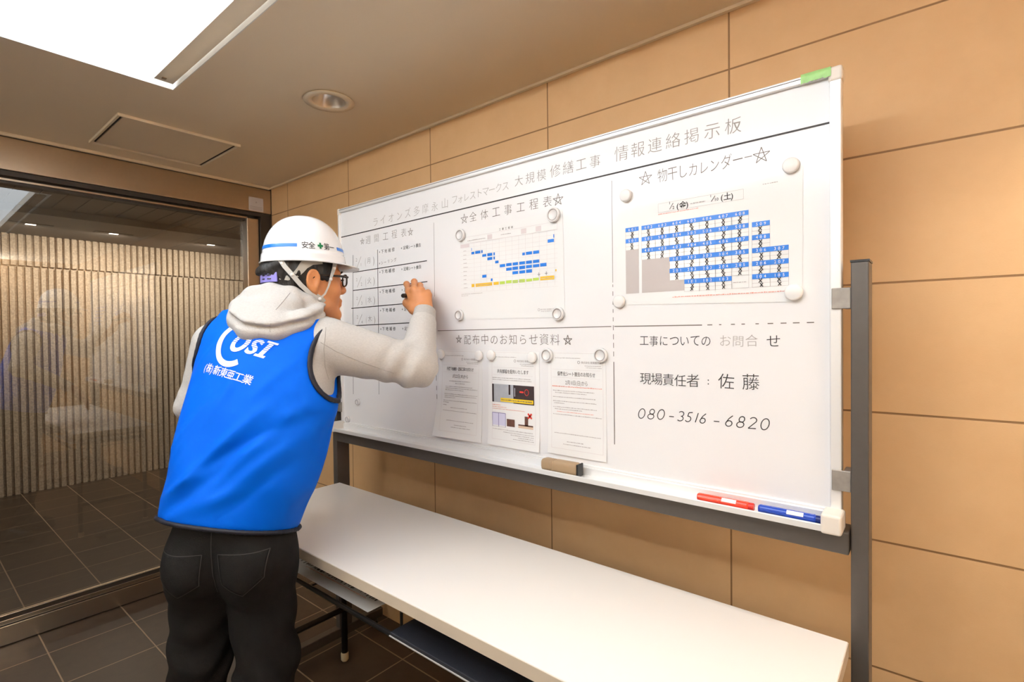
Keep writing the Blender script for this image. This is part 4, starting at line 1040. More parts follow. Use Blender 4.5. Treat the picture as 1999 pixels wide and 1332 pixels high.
# company mark: a broad ring open at the upper right, with slanted letters running out of it
sk = 0.30
def slant(items): return [(np.stack([v[:, 0]+sk*v[:, 1], v[:, 1]], 1), f) for v, f in items]
LG = [arc2d(-0.012, 0.062, 0.050, 0.055, math.radians(70), math.radians(310), 0.015, 40)]
O_ = [arc2d(-0.006, 0.068, 0.0150, 0.0195, 0, 2*math.pi, 0.0105, 28)]
S_ = text2d('S', 0.017, 0.041, 0.0485, 0.0455, 0.030, 0, rnd=rnd)
I_ = [rect2d(0.0495, 0.050, 0.0595, 0.088), rect2d(0.043, 0.0475, 0.066, 0.0535), rect2d(0.043, 0.0845, 0.066, 0.0905)]
LX = -0.012
ROT = -0.16
rot_ = lambda items: [(v @ np.array([[math.cos(ROT), math.sin(ROT)], [-math.sin(ROT), math.cos(ROT)]]), f) for v, f in items]
sh_ = lambda items, dx, dz=0: [(v+np.array([dx, dz]), f) for v, f in items]
mark = LG + [(v*np.array([1.14, 1.08])+np.array([-0.016, -.006]), f) for v, f in slant(O_ + S_ + I_)]
on_cloth(rot_(sh_(mark, LX, -0.029)), 'company_mark', M['white_print'], bvh, c_, r_, f__, AX, vest)
on_cloth(rot_(sh_([(v+np.array([-0.017, 0]), f) for v, f in slant([rect2d(-0.03, z, 0.08, z+.0013) for z in (.0655, .0705, .0755, .0805, .0855)])], LX, -0.029)), 'mark_gaps', M['vest'], bvh, c_, r_, f__, AX, vest, .0017)
kk = sh_(text2d('(株)', -0.068, -0.036, -0.004, 0.022, 0.009, 0, rnd=rnd) + text2d('新東亜工業', -0.034, 0.086, -0.004, 0.022, 0.010, 0, rnd=rnd), LX-0.008, -0.050)
on_cloth(rot_(kk), 'company_name_text', M['white_print'], bvh, c_, r_, f__, AX, vest)

# ---- hoodie: body, sleeves, hood
SHR, ELR, WRR = np.array((.340, -.690, 1.292)), np.array((.466, -.484, 1.226)), np.array((.412, -.408, 1.352))
SHL, ELL, WRL = np.array((.072, -.868, 1.295)), np.array((.024, -.905, 1.125)), np.array((-.010, -.715, 1.010))
g = Grid((-0.12, -1.08, 0.86), (0.60, -0.34, 1.52), 0.0065)
dt_, l_, f_, s_ = torso_field(g, -0.006, None, 0.02, 0.60)
def seg_t(g, a, b):
    d = b-a; return (g.dot(a, d))/(d@d)
def sleeve_folds(g, a, b, amp, ph):
    t = seg_t(g, a, b); ax_ = nrm(b-a)
    u = nrm(np.cross(ax_, (0, 0, 1))); w_ = np.cross(ax_, u)
    ang = np.arctan2(g.dot(a, w_), g.dot(a, u))
    return amp*np.sin(26*t+2.0*np.sin(ang+ph)+ph)*np.exp(-((t-1.0)/.45)**2)*(0.6+.4*np.cos(ang-1))
ar = g.cone(SHR, ELR, .076, .058) - sleeve_folds(g, SHR, ELR, .0060, 0.6)
ar2 = g.cone(ELR, WRR, .057, .041) - sleeve_folds(g, WRR, ELR, .0075, 2.0)
arm_r = smin(ar, ar2, .03)
al = g.cone(SHL, ELL, .066, .050) - sleeve_folds(g, SHL, ELL, .004, 1.0)
al2 = g.cone(ELL, WRL, .053, .040) - sleeve_folds(g, WRL, ELL, .004, 2.0)
arm_l = smin(al, al2, .03)
capR = g.ell(SHR+np.array((-.015, -.005, .0)), (.072, .072, .070))
dh = smin(smin(smin(dt_, arm_r, .020), arm_l, .020), capR, .02)
V, F = g.mesh(dh)
hoodie = blob('hoodie', [(relax(V, F, 3), F)], M['hoodie'], man)
# cuffs
g = Grid((0.34, -0.47, 1.30), (0.48, -0.32, 1.43), 0.0025)
CB, CT = WRR+(np.array((.398, -.388, 1.394))-WRR)*-0.05, np.array((.3985, -.3875, 1.392))
dc = smax(g.cone(CB, CT, .0375, .0335), np.abs(seg_t(g, CB, CT)-.52)*np.linalg.norm(CT-CB)-np.linalg.norm(CT-CB)*.56, .004)
ax_ = nrm(CT-CB); u_ = nrm(np.cross(ax_, (0, 0, 1))); w_ = np.cross(ax_, u_)
dc = dc - .0006*np.cos(44*np.arctan2(g.dot(CB, w_), g.dot(CB, u_)))
V, F = g.mesh(dc); blob('cuff', [(relax(V, F, 1), F)], M['cuff'], hoodie)
g = Grid((-0.10, -0.80, 0.93), (0.05, -0.63, 1.06), 0.004)
WL2 = WRL+nrm(WRL-ELL)*0.045
dc = g.cone(WRL, WL2, .037, .034); V, F = g.mesh(dc); blob('cuff', [(relax(V, F, 1), F)], M['cuff'], hoodie)
# hood lying on the shoulders
g = Grid((0.03, -0.96, 1.25), (0.40, -0.55, 1.52), 0.005)
def q_(x, y, z): return np.array((x, y, z))
roll1 = g.chain([q_(0.177,-0.848,1.395),q_(0.224,-0.862,1.366),q_(0.269,-0.858,1.339),q_(0.314,-0.820,1.341),q_(0.341,-0.765,1.358),q_(0.322,-0.716,1.373),q_(0.287,-0.680,1.389)], [.030,.034,.036,.034,.030,.024,.020], .02)
bag = g.ell(q_(0.247,-0.823,1.363), (.080, .052, .046), (nrm((.85, .50, -.12)), nrm((-.5, .85, .1)), nrm((.05, -.15, 1))))
fill_ = g.ell(q_(0.232,-0.783,1.401), (.085, .052, .042), (nrm((.85, .50, -.12)), nrm((-.5, .85, .1)), nrm((.05, -.15, 1))))
roll2 = g.chain([q_(0.129,-0.822,1.412),q_(0.175,-0.810,1.428),q_(0.211,-0.780,1.437),q_(0.253,-0.746,1.429),q_(0.267,-0.709,1.410),q_(0.271,-0.680,1.394)], [.024,.027,.027,.027,.024,.020], .02)
left = g.chain([q_(.125,-.775,1.400), q_(.110,-.715,1.390), q_(.130,-.650,1.372), q_(.195,-.612,1.352), q_(.255,-.640,1.358)], [.024, .026, .024, .022, .020], .02)
neckf = g.ell(q_(.196, -.735, 1.375), (.080, .078, .046))
dhood = smin(smin(smin(smin(roll1, bag, .025), fill_, .02), roll2, .014), smin(left, neckf, .03), .016)
CRA, CRN = q_(0.2497,-0.8403,1.3766), q_(0.2120,-0.1842,0.9598)
al_ = g.dot(CRA, nrm((.79, .61, 0)))
bow = .016*np.clip(1-((al_-.06)/.10)**2, -1, 1)
dhood = dhood + .011*np.exp(-((g.dot(CRA, CRN)+bow)/.0065)**2)*np.clip((al_+.075)/.03, 0, 1)*np.clip((.17-al_)/.03, 0, 1)
dhood = dhood - .006*np.exp(-((g.dot(CRA, CRN)+bow-.012)/.008)**2)*np.clip((al_+.075)/.03, 0, 1)*np.clip((.17-al_)/.03, 0, 1)
dhood = dhood - .0040*np.sin(60*g.dot(CRA, nrm((.9, .4, .9))))*np.clip((al_-.02)/.06, 0, 1)
V, F = g.mesh(dhood); blob('hood', [(relax(V, F, 2), F)], M['hoodie'], hoodie)
hb_ = BVHTree.FromPolygons([tuple(p) for p in V], [tuple(int(i) for i in q) for q in F])
def cast_line(tree, pts, fwd, lift=0.001):
    out = []
    for p in pts:
        h_ = tree.ray_cast(Vector(p)-Vector(fwd)*0.4, Vector(fwd), 1.0)
        if h_[0] is not None: out.append(h_[0]-Vector(fwd)*lift)
    return out

HOODSEAM1 = [[0.2797, -0.7625, 1.4355], [0.2647, -0.7754, 1.4107], [0.2497, -0.7882, 1.3873]]
HOODSEAM2 = [[0.2889, -0.8215, 1.3516], [0.2879, -0.8228, 1.3302]]
SLEEVESEAM1 = [[0.34, -0.7158, 1.3013], [0.3701, -0.6916, 1.2786], [0.3956, -0.6453, 1.252], [0.4139, -0.5918, 1.2297], [0.4528, -0.5602, 1.2118]]
SLEEVESEAM2 = [[0.3517, -0.7053, 1.34], [0.3464, -0.7109, 1.2845], [0.3508, -0.7083, 1.2358], [0.3595, -0.702, 1.201]]
# seams: hood hem band, centre seam, sleeve and shoulder seams
def seam_on(tree, a, pts, fwd, name, parent, r=.0009, n=14):
    P = []
    for i in range(len(pts)-1):
        for k in range(n): P.append(np.array(pts[i])+(np.array(pts[i+1])-np.array(pts[i]))*k/n)
    P.append(np.array(pts[-1]))
    L_ = cast_line(tree, P, fwd, .0003)
    if len(L_) > 3: MB().tube(L_, r, 6).build(name, M['hoodie_seam'], parent, smooth=True)
VD = nrm((-.90, .43, .0))
hoodo = bpy.data.objects['hood']
seam_on(hb_, 0, HOODSEAM1, VD, 'seam', hoodo)
seam_on(hb_, 0, HOODSEAM2, VD, 'seam', hoodo)
hv = [v.co + hoodie.location + man.location for v in hoodie.data.vertices]
hbt = BVHTree.FromPolygons([tuple(p) for p in hv], [tuple(q.vertices) for q in hoodie.data.polygons])
seam_on(hbt, 0, SLEEVESEAM1, VD, 'seam', hoodie)
seam_on(hbt, 0, SLEEVESEAM2, VD, 'seam', hoodie)

# ---- head
yaw, pit = math.radians(-10), math.radians(0.5)
HF = np.array([-math.sin(yaw)*math.cos(pit), math.cos(yaw)*math.cos(pit), math.sin(pit)])
HR = np.array([math.cos(yaw), math.sin(yaw), 0.0]); HU = np.cross(HR, HF)
HO = np.array((0.200, -0.676, 1.470))
def hp(f, r, u): return HO + HF*f + HR*r + HU*u
g = Grid((0.02, -0.86, 1.20), (0.38, -0.49, 1.70), 0.0032)
HA = (HF, HR, HU)
E3 = lambda f, r, u, rf, rr, ru: g.ell(hp(f, r, u), (rf, rr, ru), HA)
skull = smin(E3(-.008, 0, .055, .098, .076, .092), E3(-.030, 0, .020, .070, .068, .062), .03)
face = smin(E3(.040, 0, .005, .058, .061, .075), E3(.045, 0, -.045, .050, .052, .055), .03)
hd_ = smin(skull, face, .03)
for sd in (-1, 1):
    hd_ = smin(hd_, g.chain([hp(.005, .058*sd, -.030), hp(.030, .050*sd, -.066), hp(.078, .014*sd, -.090)], [.018, .017, .016], .015), .025)
    hd_ = smin(hd_, E3(.062, .042*sd, -.018, .026, .022, .022), .02)             # cheek
    hd_ = smin(hd_, g.cone(hp(.088, .008*sd, .034), hp(.080, .046*sd, .032), .010, .010), .012)   # brow
    hd_ = smax(hd_, -E3(.102, .031*sd, .016, .014, .017, .012), .010)             # eye hollow
    hd_ = smin(hd_, E3(.082, .031*sd, .014, .0135, .015, .0125), .004)            # lids
    hd_ = smin(hd_, g.ell(hp(.103, .013*sd, -.021), (.012, .009, .008), HA), .006)  # nostril wing
hd_ = smin(hd_, E3(.085, 0, -.092, .018, .022, .016), .02)                     # chin
hd_ = smin(hd_, g.cone(hp(.093, 0, .026), hp(.114, 0, -.014), .0085, .0115), .012)   # nose
hd_ = smin(hd_, g.cone(hp(.099, -.016, -.048), hp(.099, .016, -.048), .0065, .0065), .007)
hd_ = smin(hd_, g.cone(hp(.096, -.015, -.060), hp(.096, .015, -.060), .0075, .0075), .007)
hd_ = smax(hd_, -g.cone(hp(.108, -.020, -.0537), hp(.108, .020, -.0537), .0028, .0028), .003)
neck = g.chain([hp(-.012, 0, -.010), np.array((.196, -.715, 1.40)), np.array((.194, -.745, 1.30))], [.056, .057, .066], .02)
hd_ = smin(hd_, neck, .022)
for sd in (-1, 1):
    # ear: outer shell, rim, hollow and lobe
    fo_ = nrm(HF*.25*-1 + HR*sd)           # ear stands out from the head
    ea = (nrm(HF*0.97+HR*.22*sd), nrm(HR*sd*0.97-HF*.22), HU)
    shell = g.ell(hp(-.006, .080*sd, .004), (.0185, .0085, .0310), ea)
    shell = smin(shell, g.ell(hp(.000, .077*sd, -.021), (.0105, .007, .0115), ea), .006)
    rim = []
    for k in range(13):
        a = math.radians(-35+k*19); rim.append(hp(-.004-.0165*math.cos(a-1.35)*0+.0165*math.cos(a+0.5), (.0845+.002*math.sin(a))*sd, .006+.0265*math.sin(a+0.5)))
    hollow = g.ell(hp(-.002, .0905*sd, .004), (.0095, .0085, .0170), ea)
    shell = smax(shell, -hollow, .004)
    rim_d = g.chain(rim, [.0036]*13, .003)
    shell = smin(shell, rim_d, .003)
    shell = smin(shell, g.ell(hp(.011, .0800*sd, -.001), (.0045, .005, .007), HA), .003)
    hd_ = smin(hd_, shell, .004)
Vh, Fh = g.mesh(hd_); Vh = relax(Vh, Fh, 1, .4)
# hair: a skin over the skull, cut along the hairline
fl2 = g.dot(HO, HF); ul2 = g.dot(HO, HU); rl2 = g.dot(HO, HR)
line = np.interp(fl2, [-.12, -.085, -.06, -.035, -.022, -.008, .004, .020, .030, .042, .050, .062, .09], [-.020, -.052, -.068, -.066, -.045, .020, .030, .012, .004, .006, .018, .050, .085])
skin_d = smin(smin(skull, face, .03), smin(neck, E3(-.045, 0, -.035, .055, .058, .045), .03), .02)
nz = .0022*np.sin(190*fl2+40*rl2)*np.sin(150*rl2+60*ul2)
dhair = smax(skin_d-.0075-nz, line-ul2-.004*np.sin(300*fl2+200*rl2), .004)
dhair = smax(dhair, -(skin_d+.006), .002)
tuft = g.chain([hp(-.080, .050, .050), hp(-.105, .020, .030), hp(-.108, -.02, .030)], [.020, .020, .020], .01)
dhair = smin(dhair, smax(tuft, .022-ul2-.003*np.sin(500*rl2), .002), .006)
V, F = g.mesh(dhair); blob('hair', [(relax(V, F, 1, .3), F)], M['hair'], man)

# ---- hands
def hand_fields(h, wr, pts, fore, pen_=None):
    lo = np.min(np.concatenate([np.concatenate([np.array(q) for q in pts.values()]), [wr, fore]]), 0)-.03
    hi = np.max(np.concatenate([np.concatenate([np.array(q) for q in pts.values()]), [wr, fore]]), 0)+.03
    g = Grid(lo, hi, h)
    d = g.cone(fore, wr, .0265, .0245)
    pm = None
    rad = dict(index=(.0112, .0098, .0085, .0072), middle=(.0114, .0100, .0087, .0073), ring=(.0108, .0094, .0082, .0070), little=(.0098, .0084, .0073, .0063))
    fing = None
    order = ['index', 'middle', 'ring', 'little']
    for i, nm_ in enumerate(order):
        mcp = np.array(pts[nm_][0])
        off = (np.array(pts['index'][0])-np.array(pts['little'][0]))*(.30*(1.5-i)/1.5)
        mc = g.cone(wr+off*.9, mcp, .0165, .0125)
        pm = mc if pm is None else smin(pm, mc, .016)
        fg = g.chain([np.array(q) for q in pts[nm_]], rad[nm_], .004)
        for q, rr in zip(pts[nm_][1:3], (.0103, .0088)): fg = smin(fg, g.ell(np.array(q), (rr*(.96 if nm_ == 'little' else 1.0),)*3), .004)
        fing = fg if fing is None else np.minimum(fing, fg)
        pm = smin(pm, g.ell(mcp, (.0128,)*3), .006)
    cen = sum(np.array(pts[q][0]) for q in order)/4
    tp_ = [np.array(q) for q in pts['thumb']]
    th_ = g.chain(tp_, (.0185, .0150, .0118, .0092), .006)
    d = smin(d, pm, .014); d = smin(d, fing, .006); d = smin(d, th_, .012)
    if pen_: d = smax(d, -g.cone(pen_[0], pen_[1], .0077, .0077), .0015)
    V, F = g.mesh(d)
    return relax(V, F, 1, .5), F
pe, pt = np.array((.2625, -.3655, 1.4475)), np.array((.203, -.2385, 1.459))
PR = dict(index=[(.262,-.337,1.462), (.204,-.301,1.494), (.196,-.276,1.483), (.209,-.261,1.470)],
          middle=[(.288,-.338,1.466), (.234,-.292,1.501), (.222,-.268,1.489), (.222,-.256,1.467)],
          ring=[(.311,-.329,1.461), (.258,-.286,1.487), (.243,-.264,1.475), (.244,-.256,1.453)],
          little=[(.329,-.314,1.449), (.288,-.278,1.462), (.273,-.263,1.452), (.268,-.256,1.436)],
          thumb=[(.296,-.348,1.402), (.250,-.337,1.425), (.222,-.309,1.441), (.209,-.281,1.448)])
WR_ = np.array((.345, -.350, 1.398)); 
WR_ = np.array((.338, -.345, 1.392)); FORE = np.array((.398, -.392, 1.375))
WR_ = np.array((.330, -.337, 1.392)); FORE = np.array((.372, -.362, 1.350))
Vr, Fr = hand_fields(.0016, WR_, PR, FORE, (pe, pt))
# relaxed left hand hanging in front, hidden from here by the body
wl = WL2+nrm(WRL-ELL)*.02; dl_ = nrm(nrm(WRL-ELL)+np.array((.1, .1, -.5))); sl_ = nrm(np.cross(dl_, (0, 0, 1))); ul_ = np.cross(sl_, dl_)
PL = {}
for i, nm_ in enumerate(('index', 'middle', 'ring', 'little')):
    b0 = wl + dl_*(.085-.005*abs(i-1)) + sl_*(.030-.02*i); lens_ = [(.045, .026, .021), (.050, .029, .022), (.046, .027, .021), (.036, .021, .018)][i]
    p0 = b0; L_ = [b0]; dd = dl_.copy()
    for q in lens_: dd = nrm(dd - ul_*.28); p0 = p0+dd*q; L_.append(p0)
    PL[nm_] = L_
PL['thumb'] = [wl+dl_*.022+sl_*.022, wl+dl_*.055+sl_*.046-ul_*.006, wl+dl_*.085+sl_*.054-ul_*.014, wl+dl_*.108+sl_*.052-ul_*.02]
Vl, Fl = hand_fields(.0022, wl, PL, WRL)
# core of the body under the clothes: trunk, arms and legs
HIPR, HIPL = np.array((.283, -.856, .80)), np.array((.172, -.945, .80))
KNR, KNL = np.array((.298, -.852, .47)), np.array((.138, -.950, .47))
ANR, ANL = np.array((.296, -.890, .09)), np.array((.112, -1.005, .09))
g = Grid((-.10, -1.12, 0.02), (.56, -.38, 1.44), .010)
core, *_ = torso_field(g, -.026, None, .10, .62)
core = smin(core, g.chain([frame_at(.16)[0], (HIPR+HIPL)/2], [.085, .075], .02), .03); core = smin(core, g.cone(HIPL, HIPR, .058, .058), .03)
core = smin(core, g.chain([SHR, ELR, FORE], [.048, .037, .027], .02), .02); core = smin(core, g.chain([SHL, ELL, WRL, wl], [.048, .037, .028, .026], .02), .02)
core = smin(core, g.chain([HIPR, KNR, ANR], [.062, .048, .036], .02), .03); core = smin(core, g.chain([HIPL, KNL, ANL], [.062, .048, .036], .02), .03)
Vc, Fc = g.mesh(core)
def union(parts):
    """one continuous skin out of the overlapping pieces"""
    obs = []
    for V, F in parts:
        o = bpy.data.objects.new('piece', np_mesh('piece', [(V, F)])); COL.objects.link(o); obs.append(o)
    for o in obs[1:]:
        b = obs[0].modifiers.new('u', 'BOOLEAN'); b.operation = 'UNION'; b.object = o; b.solver = 'EXACT'
    bpy.context.view_layer.update()
    me = bpy.data.meshes.new_from_object(obs[0].evaluated_get(bpy.context.evaluated_depsgraph_get()))
    for o in obs: bpy.data.objects.remove(o)
    return me
me_ = union([(Vc, Fc), (Vh, Fh), (Vr, Fr), (Vl, Fl)])
me_.name = 'body'; me_.materials.clear()
print('BODY', len(me_.vertices), len(Vc)+len(Vh)+len(Vr)+len(Vl))
body = link('body', me_, M['skin'], man, smooth=True)
# eyes and brows
mb = MB()
for sd in (-1, 1): mb.lathe([(0.0, .0125), (.006, .0110), (.011, .006), (.0125, 0), (.011, -.006), (0, -.0125)], hp(.0815, .031*sd, .014), HF, 18)
eye = mb
for sd in (-1, 1):
    e1 = MB().lathe([(0.0, .0150), (.0035, .0146), (.0045, .0142)], hp(.0815, .031*sd, .0135), HF, 16).build('eye', M['black_plastic'], body, smooth=True)
for sd in (-1, 1):
    MB().tube([hp(.101, .014*sd, .034), hp(.103, .026*sd, .038), hp(.092, .045*sd, .033)], [.0025, .0032, .0015], 8).build('eyebrow', M['hair'], body, smooth=True)

# ---- spectacles
gl_ = empty('spectacles', (0, 0, 0)); bpy.data.objects.remove(gl_)
sp = MB()
for sd in (-1, 1):
    ring_ = []
    for k in range(28):
        a = 2*math.pi*k/28; ca, sa = math.cos(a), math.sin(a); kk_ = (abs(ca)**3+abs(sa)**3)**(-1/3)
        ring_.append(hp(.113-.010*abs(ca*kk_*.025+.034)/.06, (.034+.0255*ca*kk_)*sd, .012+.0165*sa*kk_))
    sp.tube(ring_, .0023, 8, closed=True)
    sp.tube([hp(.106, .060*sd, .020), hp(.085, .0705*sd, .021), hp(.04, .0770*sd, .021), hp(.005, .0835*sd, .020), hp(-.012, .0800*sd, .004)], [.0036, .0036, .0030, .0026, .002], 8)
sp.tube([hp(.113, -.010, .016), hp(.116, 0, .019), hp(.113, .010, .016)], .0022, 8)
spo = sp.build('spectacles', M['frame_brown'], man, smooth=True)
for sd in (-1, 1):
    v = [hp(.1105, .034*sd, .012)]; n = 24
    for k in range(n):
        a = 2*math.pi*k/n; ca, sa = math.cos(a), math.sin(a); kk_ = (abs(ca)**3+abs(sa)**3)**(-1/3)
        v.append(hp(.1125-.010*abs(ca*kk_*.025+.034)/.06, (.034+.0245*ca*kk_)*sd, .012+.0155*sa*kk_))
    MB().add(v, [(0, 1+k, 1+(k+1) % n) for k in range(n)]).build('lens', M['lens'], spo, smooth=True, fix=False)

# ---- helmet
HC, DA, DB, DH, HZ = .001, .114, .101, .138, .060
def dome(al, h, grow=0.0):
    k = max(0.0, 1-(max(h, 0)/(DH))**2.25)**(1/2.25)
    if h < 0.022: k *= 1.0+0.018*(0.022-h)/0.022
    return hp(HC + (DA*k+grow)*math.cos(al), (DB*k+grow)*math.sin(al), HZ + h)
hm = MB(); NA = 72
hs = [0.0, .006, .016, .0215, .0225, .030, .045, .06, .075, .09, .102, .113, .122, .129, .1345, .1385, .141]
v = []; f = []
for h_ in hs:
    stp = .0022 if h_ < .022 else 0.0
    for j in range(NA): v.append(dome(2*math.pi*j/NA, h_, stp))
top_i = len(v); v.append(hp(HC, 0, HZ+DH))
for i in range(len(hs)-1):
    for j in range(NA): f.append((i*NA+j, i*NA+(j+1) % NA, (i+1)*NA+(j+1) % NA, (i+1)*NA+j))
for j in range(NA): f.append(((len(hs)-1)*NA+j, (len(hs)-1)*NA+(j+1) % NA, top_i))
# rim lip and visor: outward flange, long at the front
def visor(al): return .004 + .038*max(0.0, math.cos(al))**2.2 if math.cos(al) > 0 else .004
b0 = len(v)
for j in range(NA):
    al = 2*math.pi*j/NA; w_ = visor(al)
    p = dome(al, 0.0, .0022); n_ = nrm(HF*math.cos(al)*DB+HR*math.sin(al)*DA)
    v.append(p + n_*w_ - HU*(.003+.22*(w_-.004)))
for j in range(NA): f.append((j, (j+1) % NA, b0+(j+1) % NA, b0+j))
helm = hm.add(v, f).build('helmet', M['helmet'], man, smooth=True)
so = helm.modifiers.new('shell', 'SOLIDIFY'); so.thickness = .0032; so.offset = -1
def on_dome(items, m, name, lift=.0007):
    mb = MB()
    for v, f in dense(items, .006):
        mb.add([dome(p[0]/.12, p[1], lift) for p in v], f)
    return mb.build(name, m, helm, smooth=True, fix=False)
R_ = math.radians
def band(a0, a1, z0, z1): return [rect2d(R_(a0)*.12, z0, R_(a1)*.12, z1)]
# azimuth runs from the front over the right side to the back
on_dome(band(116, 244, .034, .0435), M['helmet_blue'], 'blue_stripe')
on_dome(band(-54, 54, .034, .0435), M['helmet_blue'], 'blue_stripe')
def helm_text(s, a0, a1, z, h, off): # letters read from back to front
    it = text2d(s, 0, (R_(a0)-R_(a1))*.12, z, h, off, 0, rnd=rnd)
    return [(np.stack([R_(a0)*.12 - v[:, 0], v[:, 1]], 1), f) for v, f in it]
on_dome(helm_text('安全', 110.5, 91.5, .0315, .0180, .006) + helm_text('第一', 79, 60, .0315, .0180, .006), M['helmet_text'], 'safety_text')
zc_ = .0405
on_dome([rect2d(R_(84)*.12-.0085, zc_-.003, R_(84)*.12+.0085, zc_+.003), rect2d(R_(84)*.12-.003, zc_-.0085, R_(84)*.12+.003, zc_+.0085)], M['helmet_green'], 'green_cross')
# harness, straps, buckle, adjuster
def rib(pts, wdt, th, name, m, par):
    ns = [nrm(HR*np.sign(p[1] if p[1] else 1)*1.0 + HF*(p[0]*3) + HU*.0) for p in pts]
    return MB().ribbon([hp(*p) for p in pts], wdt, th, ns).build(name, m, par, smooth=False)
for sd in (1, -1):
    S3 = lambda L_: [(a, b*sd, c) for a, b, c in L_]
    rib(S3([(.020, .0870, .062), (-.010, .0880, .058), (-.030, .0870, .045), (-.040, .0835, .030), (-.050, .0775, .018), (-.068, .0680, .012), (-.085, .054, .014)]), [.022, .024, .024, .020, .018, .020, .018], .0018, 'harness_plate', M['harness'], helm)
    rib(S3([(-.088, .0640, .062), (-.078, .0735, .040), (-.060, .0830, .015), (-.040, .0850, -.010), (-.012, .0815, -.035), (.014, .0745, -.048)]), .0125, .0014, 'strap', M['strap'], helm)
    rib(S3([(.060, .0800, .060), (.056, .0810, .040), (.046, .0810, .012), (.040, .0795, -.010), (.030, .0770, -.032), (.014, .0745, -.048)]), [.012, .011, .007, .005, .005, .005], .0014, 'strap', M['strap'], helm)
    for q in ((.057, .0825, .042), (.046, .0825, .010), (-.062, .0845, .017), (-.083, .070, .048), (.015, .0765, -.047)):
        MB().lathe([(0.0, .0028), (.0035, .0024), (.0048, .001), (.0048, 0)], hp(q[0], q[1]*sd, q[2]), HR*sd, 14).build('stud', M['magnet_white'], helm, smooth=True)
    rib(S3([(.005, .0740, -.040), (.020, .0735, -.047), (.028, .0700, -.056)]), .016, .003, 'buckle', M['harness'], helm)
rib([(.014, .0740, -.050), (.030, .0600, -.085), (.045, .030, -.108), (.048, 0.0001, -.112), (.045, -.030, -.108), (.030, -.0600, -.085), (.014, -.0740, -.050)], .012, .0015, 'chin_strap', M['strap'], helm)
mb = MB(); pts_ = []; ns_ = []
for k in range(9):
    a = R_(140+80*k/8); pts_.append(hp(-.010+.105*math.cos(a), .082*math.sin(a), .012)); ns_.append(HF*math.cos(a)+HR*math.sin(a))
mb.ribbon(pts_, .026, .004, ns_).build('adjuster', M['purple'], helm)
mb = MB()
for z0, z1 in ((.006, .009), (.016, .019)):
    for a0, a1 in ((150, 158), (165, 172)):
        aa = [R_(a0+(a1-a0)*k/3) for k in range(4)]
        mb.ribbon([hp(-.010+.1095*math.cos(a), .0865*math.sin(a), (z0+z1)/2) for a in aa], .003, .0008, [HF*math.cos(a)+HR*math.sin(a) for a in aa])
mb.build('adjuster_slot', M['black_plastic'], bpy.data.objects['adjuster'])

# ---- trousers
g = Grid((-0.03, -1.16, 0.03), (0.46, -0.66, 0.90), 0.007)
s = g.dot(C0, AX); th = R_(42); rx = np.array((math.cos(th), math.sin(th), 0)); fx = np.array((-math.sin(th), math.cos(th), 0))
PC = np.array((.228, -.894, .80))
l_ = g.dot(PC, rx); f_ = g.dot(PC, fx); z_ = g.Z
pel = g.ell(PC+np.array((0, 0, .02)), (.143, .120, .16), (rx, fx, (0, 0, 1)))
but = np.minimum(g.ell(PC+rx*.070-fx*.045+np.array((0, 0, -.045)), (.082, .092, .10), (rx, fx, (0, 0, 1))), g.ell(PC-rx*.066-fx*.045+np.array((0, 0, -.045)), (.078, .092, .10), (rx, fx, (0, 0, 1))))
def leg(hip, kn, an, ph):
    d = g.chain([hip, kn, an], [.090, .070, .064], .03)
    zz = g.Z + .25*(g.X-hip[0]) - .2*(g.Y-hip[1])
    fold = .0065*np.sin(52*zz + 9*(g.X-hip[0]) + 7*np.sin(14*(g.Y-hip[1])+ph))*np.exp(-((zz-.50)/.10)**2)
    fold += .006*np.sin(60*zz+12*(g.X-kn[0])+ph)*np.exp(-((zz-.16)/.09)**2) + .005*np.sin(44*zz+20*(g.X-hip[0])+ph)*np.exp(-((zz-.70)/.07)**2)
    return d-fold
lr_ = leg(HIPR+np.array((-.006, .0, -.05)), KNR, ANR, .5); ll_ = leg(HIPL+np.array((.006, 0, -.05)), KNL, ANL, 2.1)
legs = np.minimum(lr_, ll_)
legs = smin(lr_, ll_, .012)
dp = smin(smin(pel, but, .03), legs, .035)
seam = np.exp(-(l_/.006)**2)*np.where(f_ < 0, 1, 0)*np.clip((z_-.68)/.05, 0, 1)
dp = dp + .004*seam
dp = np.maximum(np.maximum(dp, z_-.875), .055-z_)
V, F = g.mesh(dp); V = relax(V, F, 2)
tro = blob('trousers', [(V, F)], M['denim'], man)
tb_ = BVHTree.FromPolygons([tuple(p) for p in V], [tuple(int(i) for i in q) for q in F])
UZ = np.array((0, 0, 1.0))
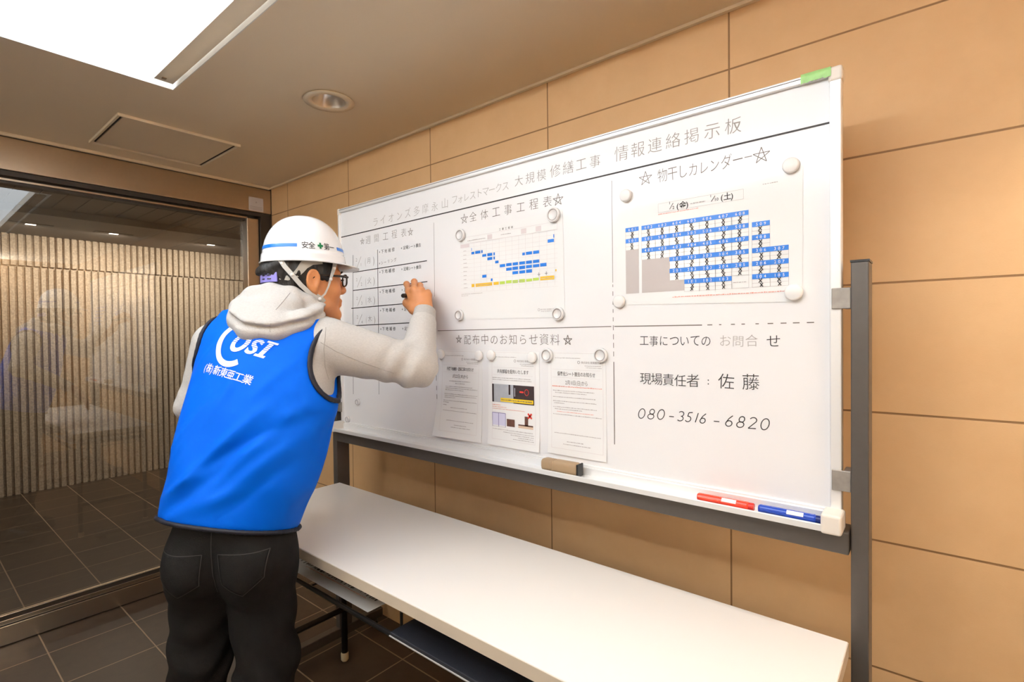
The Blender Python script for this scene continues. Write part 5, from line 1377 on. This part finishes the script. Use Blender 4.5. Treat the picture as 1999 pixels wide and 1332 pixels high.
for sd in (1, -1):
    P5 = [(.018*sd, .005), (.128*sd, .005), (.122*sd, -.055), (.075*sd, -.095), (.026*sd, -.068)]
    P5 = P5 if sd > 0 else P5[::-1]
    o_ = on_cloth([(np.array(P5), [tuple(range(5))])], 'back_pocket', M['denim'], tb_, PC, rx, fx, UZ, tro, .0022, .012)
    so = o_.modifiers.new('thick', 'SOLIDIFY'); so.thickness = .0015; so.offset = 0
    st_ = [line2d(*P5[i], *P5[(i+1) % 5], .0016) for i in range(5)]
    on_cloth(st_, 'stitching', M['stitch'], tb_, PC, rx, fx, UZ, o_, .0040, .010)
on_cloth([line2d(0, .06, 0, -.10, .0016)], 'seat_stitching', M['stitch'], tb_, PC, rx, fx, UZ, tro, .0012, .010)

# ---- shoes
for an, sd in ((ANR, 1), (ANL, -1)):
    tdir = nrm(fx + rx*.12*sd)
    o = np.array((an[0], an[1], 0.0)); up = np.array((0, 0, 1.))
    g = Grid(o+np.array((-.22, -.14, -.002)), o+np.array((.16, .26, .13)), .005)
    dshoe = smin(g.chain([o-tdir*.035+up*.045, o+tdir*.06+up*.045, o+tdir*.155+up*.036], [.040, .044, .036], .03), g.cone(o+up*.05, o-tdir*.005+up*.10, .042, .040), .03)
    dshoe = np.maximum(dshoe, .016-g.Z); dshoe = np.maximum(dshoe, g.Z-.115)
    V, F = g.mesh(dshoe); sho = blob('shoe', [(relax(V, F, 1), F)], M['shoe'], man)
    ds = np.maximum(g.chain([o-tdir*.035+up*.02, o+tdir*.06+up*.02, o+tdir*.155+up*.02], [.043, .047, .040], .03), np.abs(g.Z-.0105)-.0085)
    V, F = g.mesh(ds); blob('sole', [(V, F)], M['sole'], sho)

# ---- pen in the hand
pd = nrm(pt-pe); Lp = float(np.linalg.norm(pt-pe))
pen = empty('marker_pen', tuple(pe), 'black whiteboard marker held in the hand of the person, its tip on the board', 'marker')
MB().lathe([(0.0, 0.0), (.0058, 0.0), (.0070, .0012), (.0074, .003), (.0074, Lp-.032), (.0062, Lp-.030), (.0045, Lp-.022), (.0030, Lp-.006)], pe, pd, 24).build('barrel', M['black_plastic'], pen, smooth=False)
MB().lathe([(.0030, Lp-.0065), (.0022, Lp-.002), (.0008, Lp), (0.0, Lp)], pe, pd, 14).build('nib', M['ink'], pen, smooth=True)
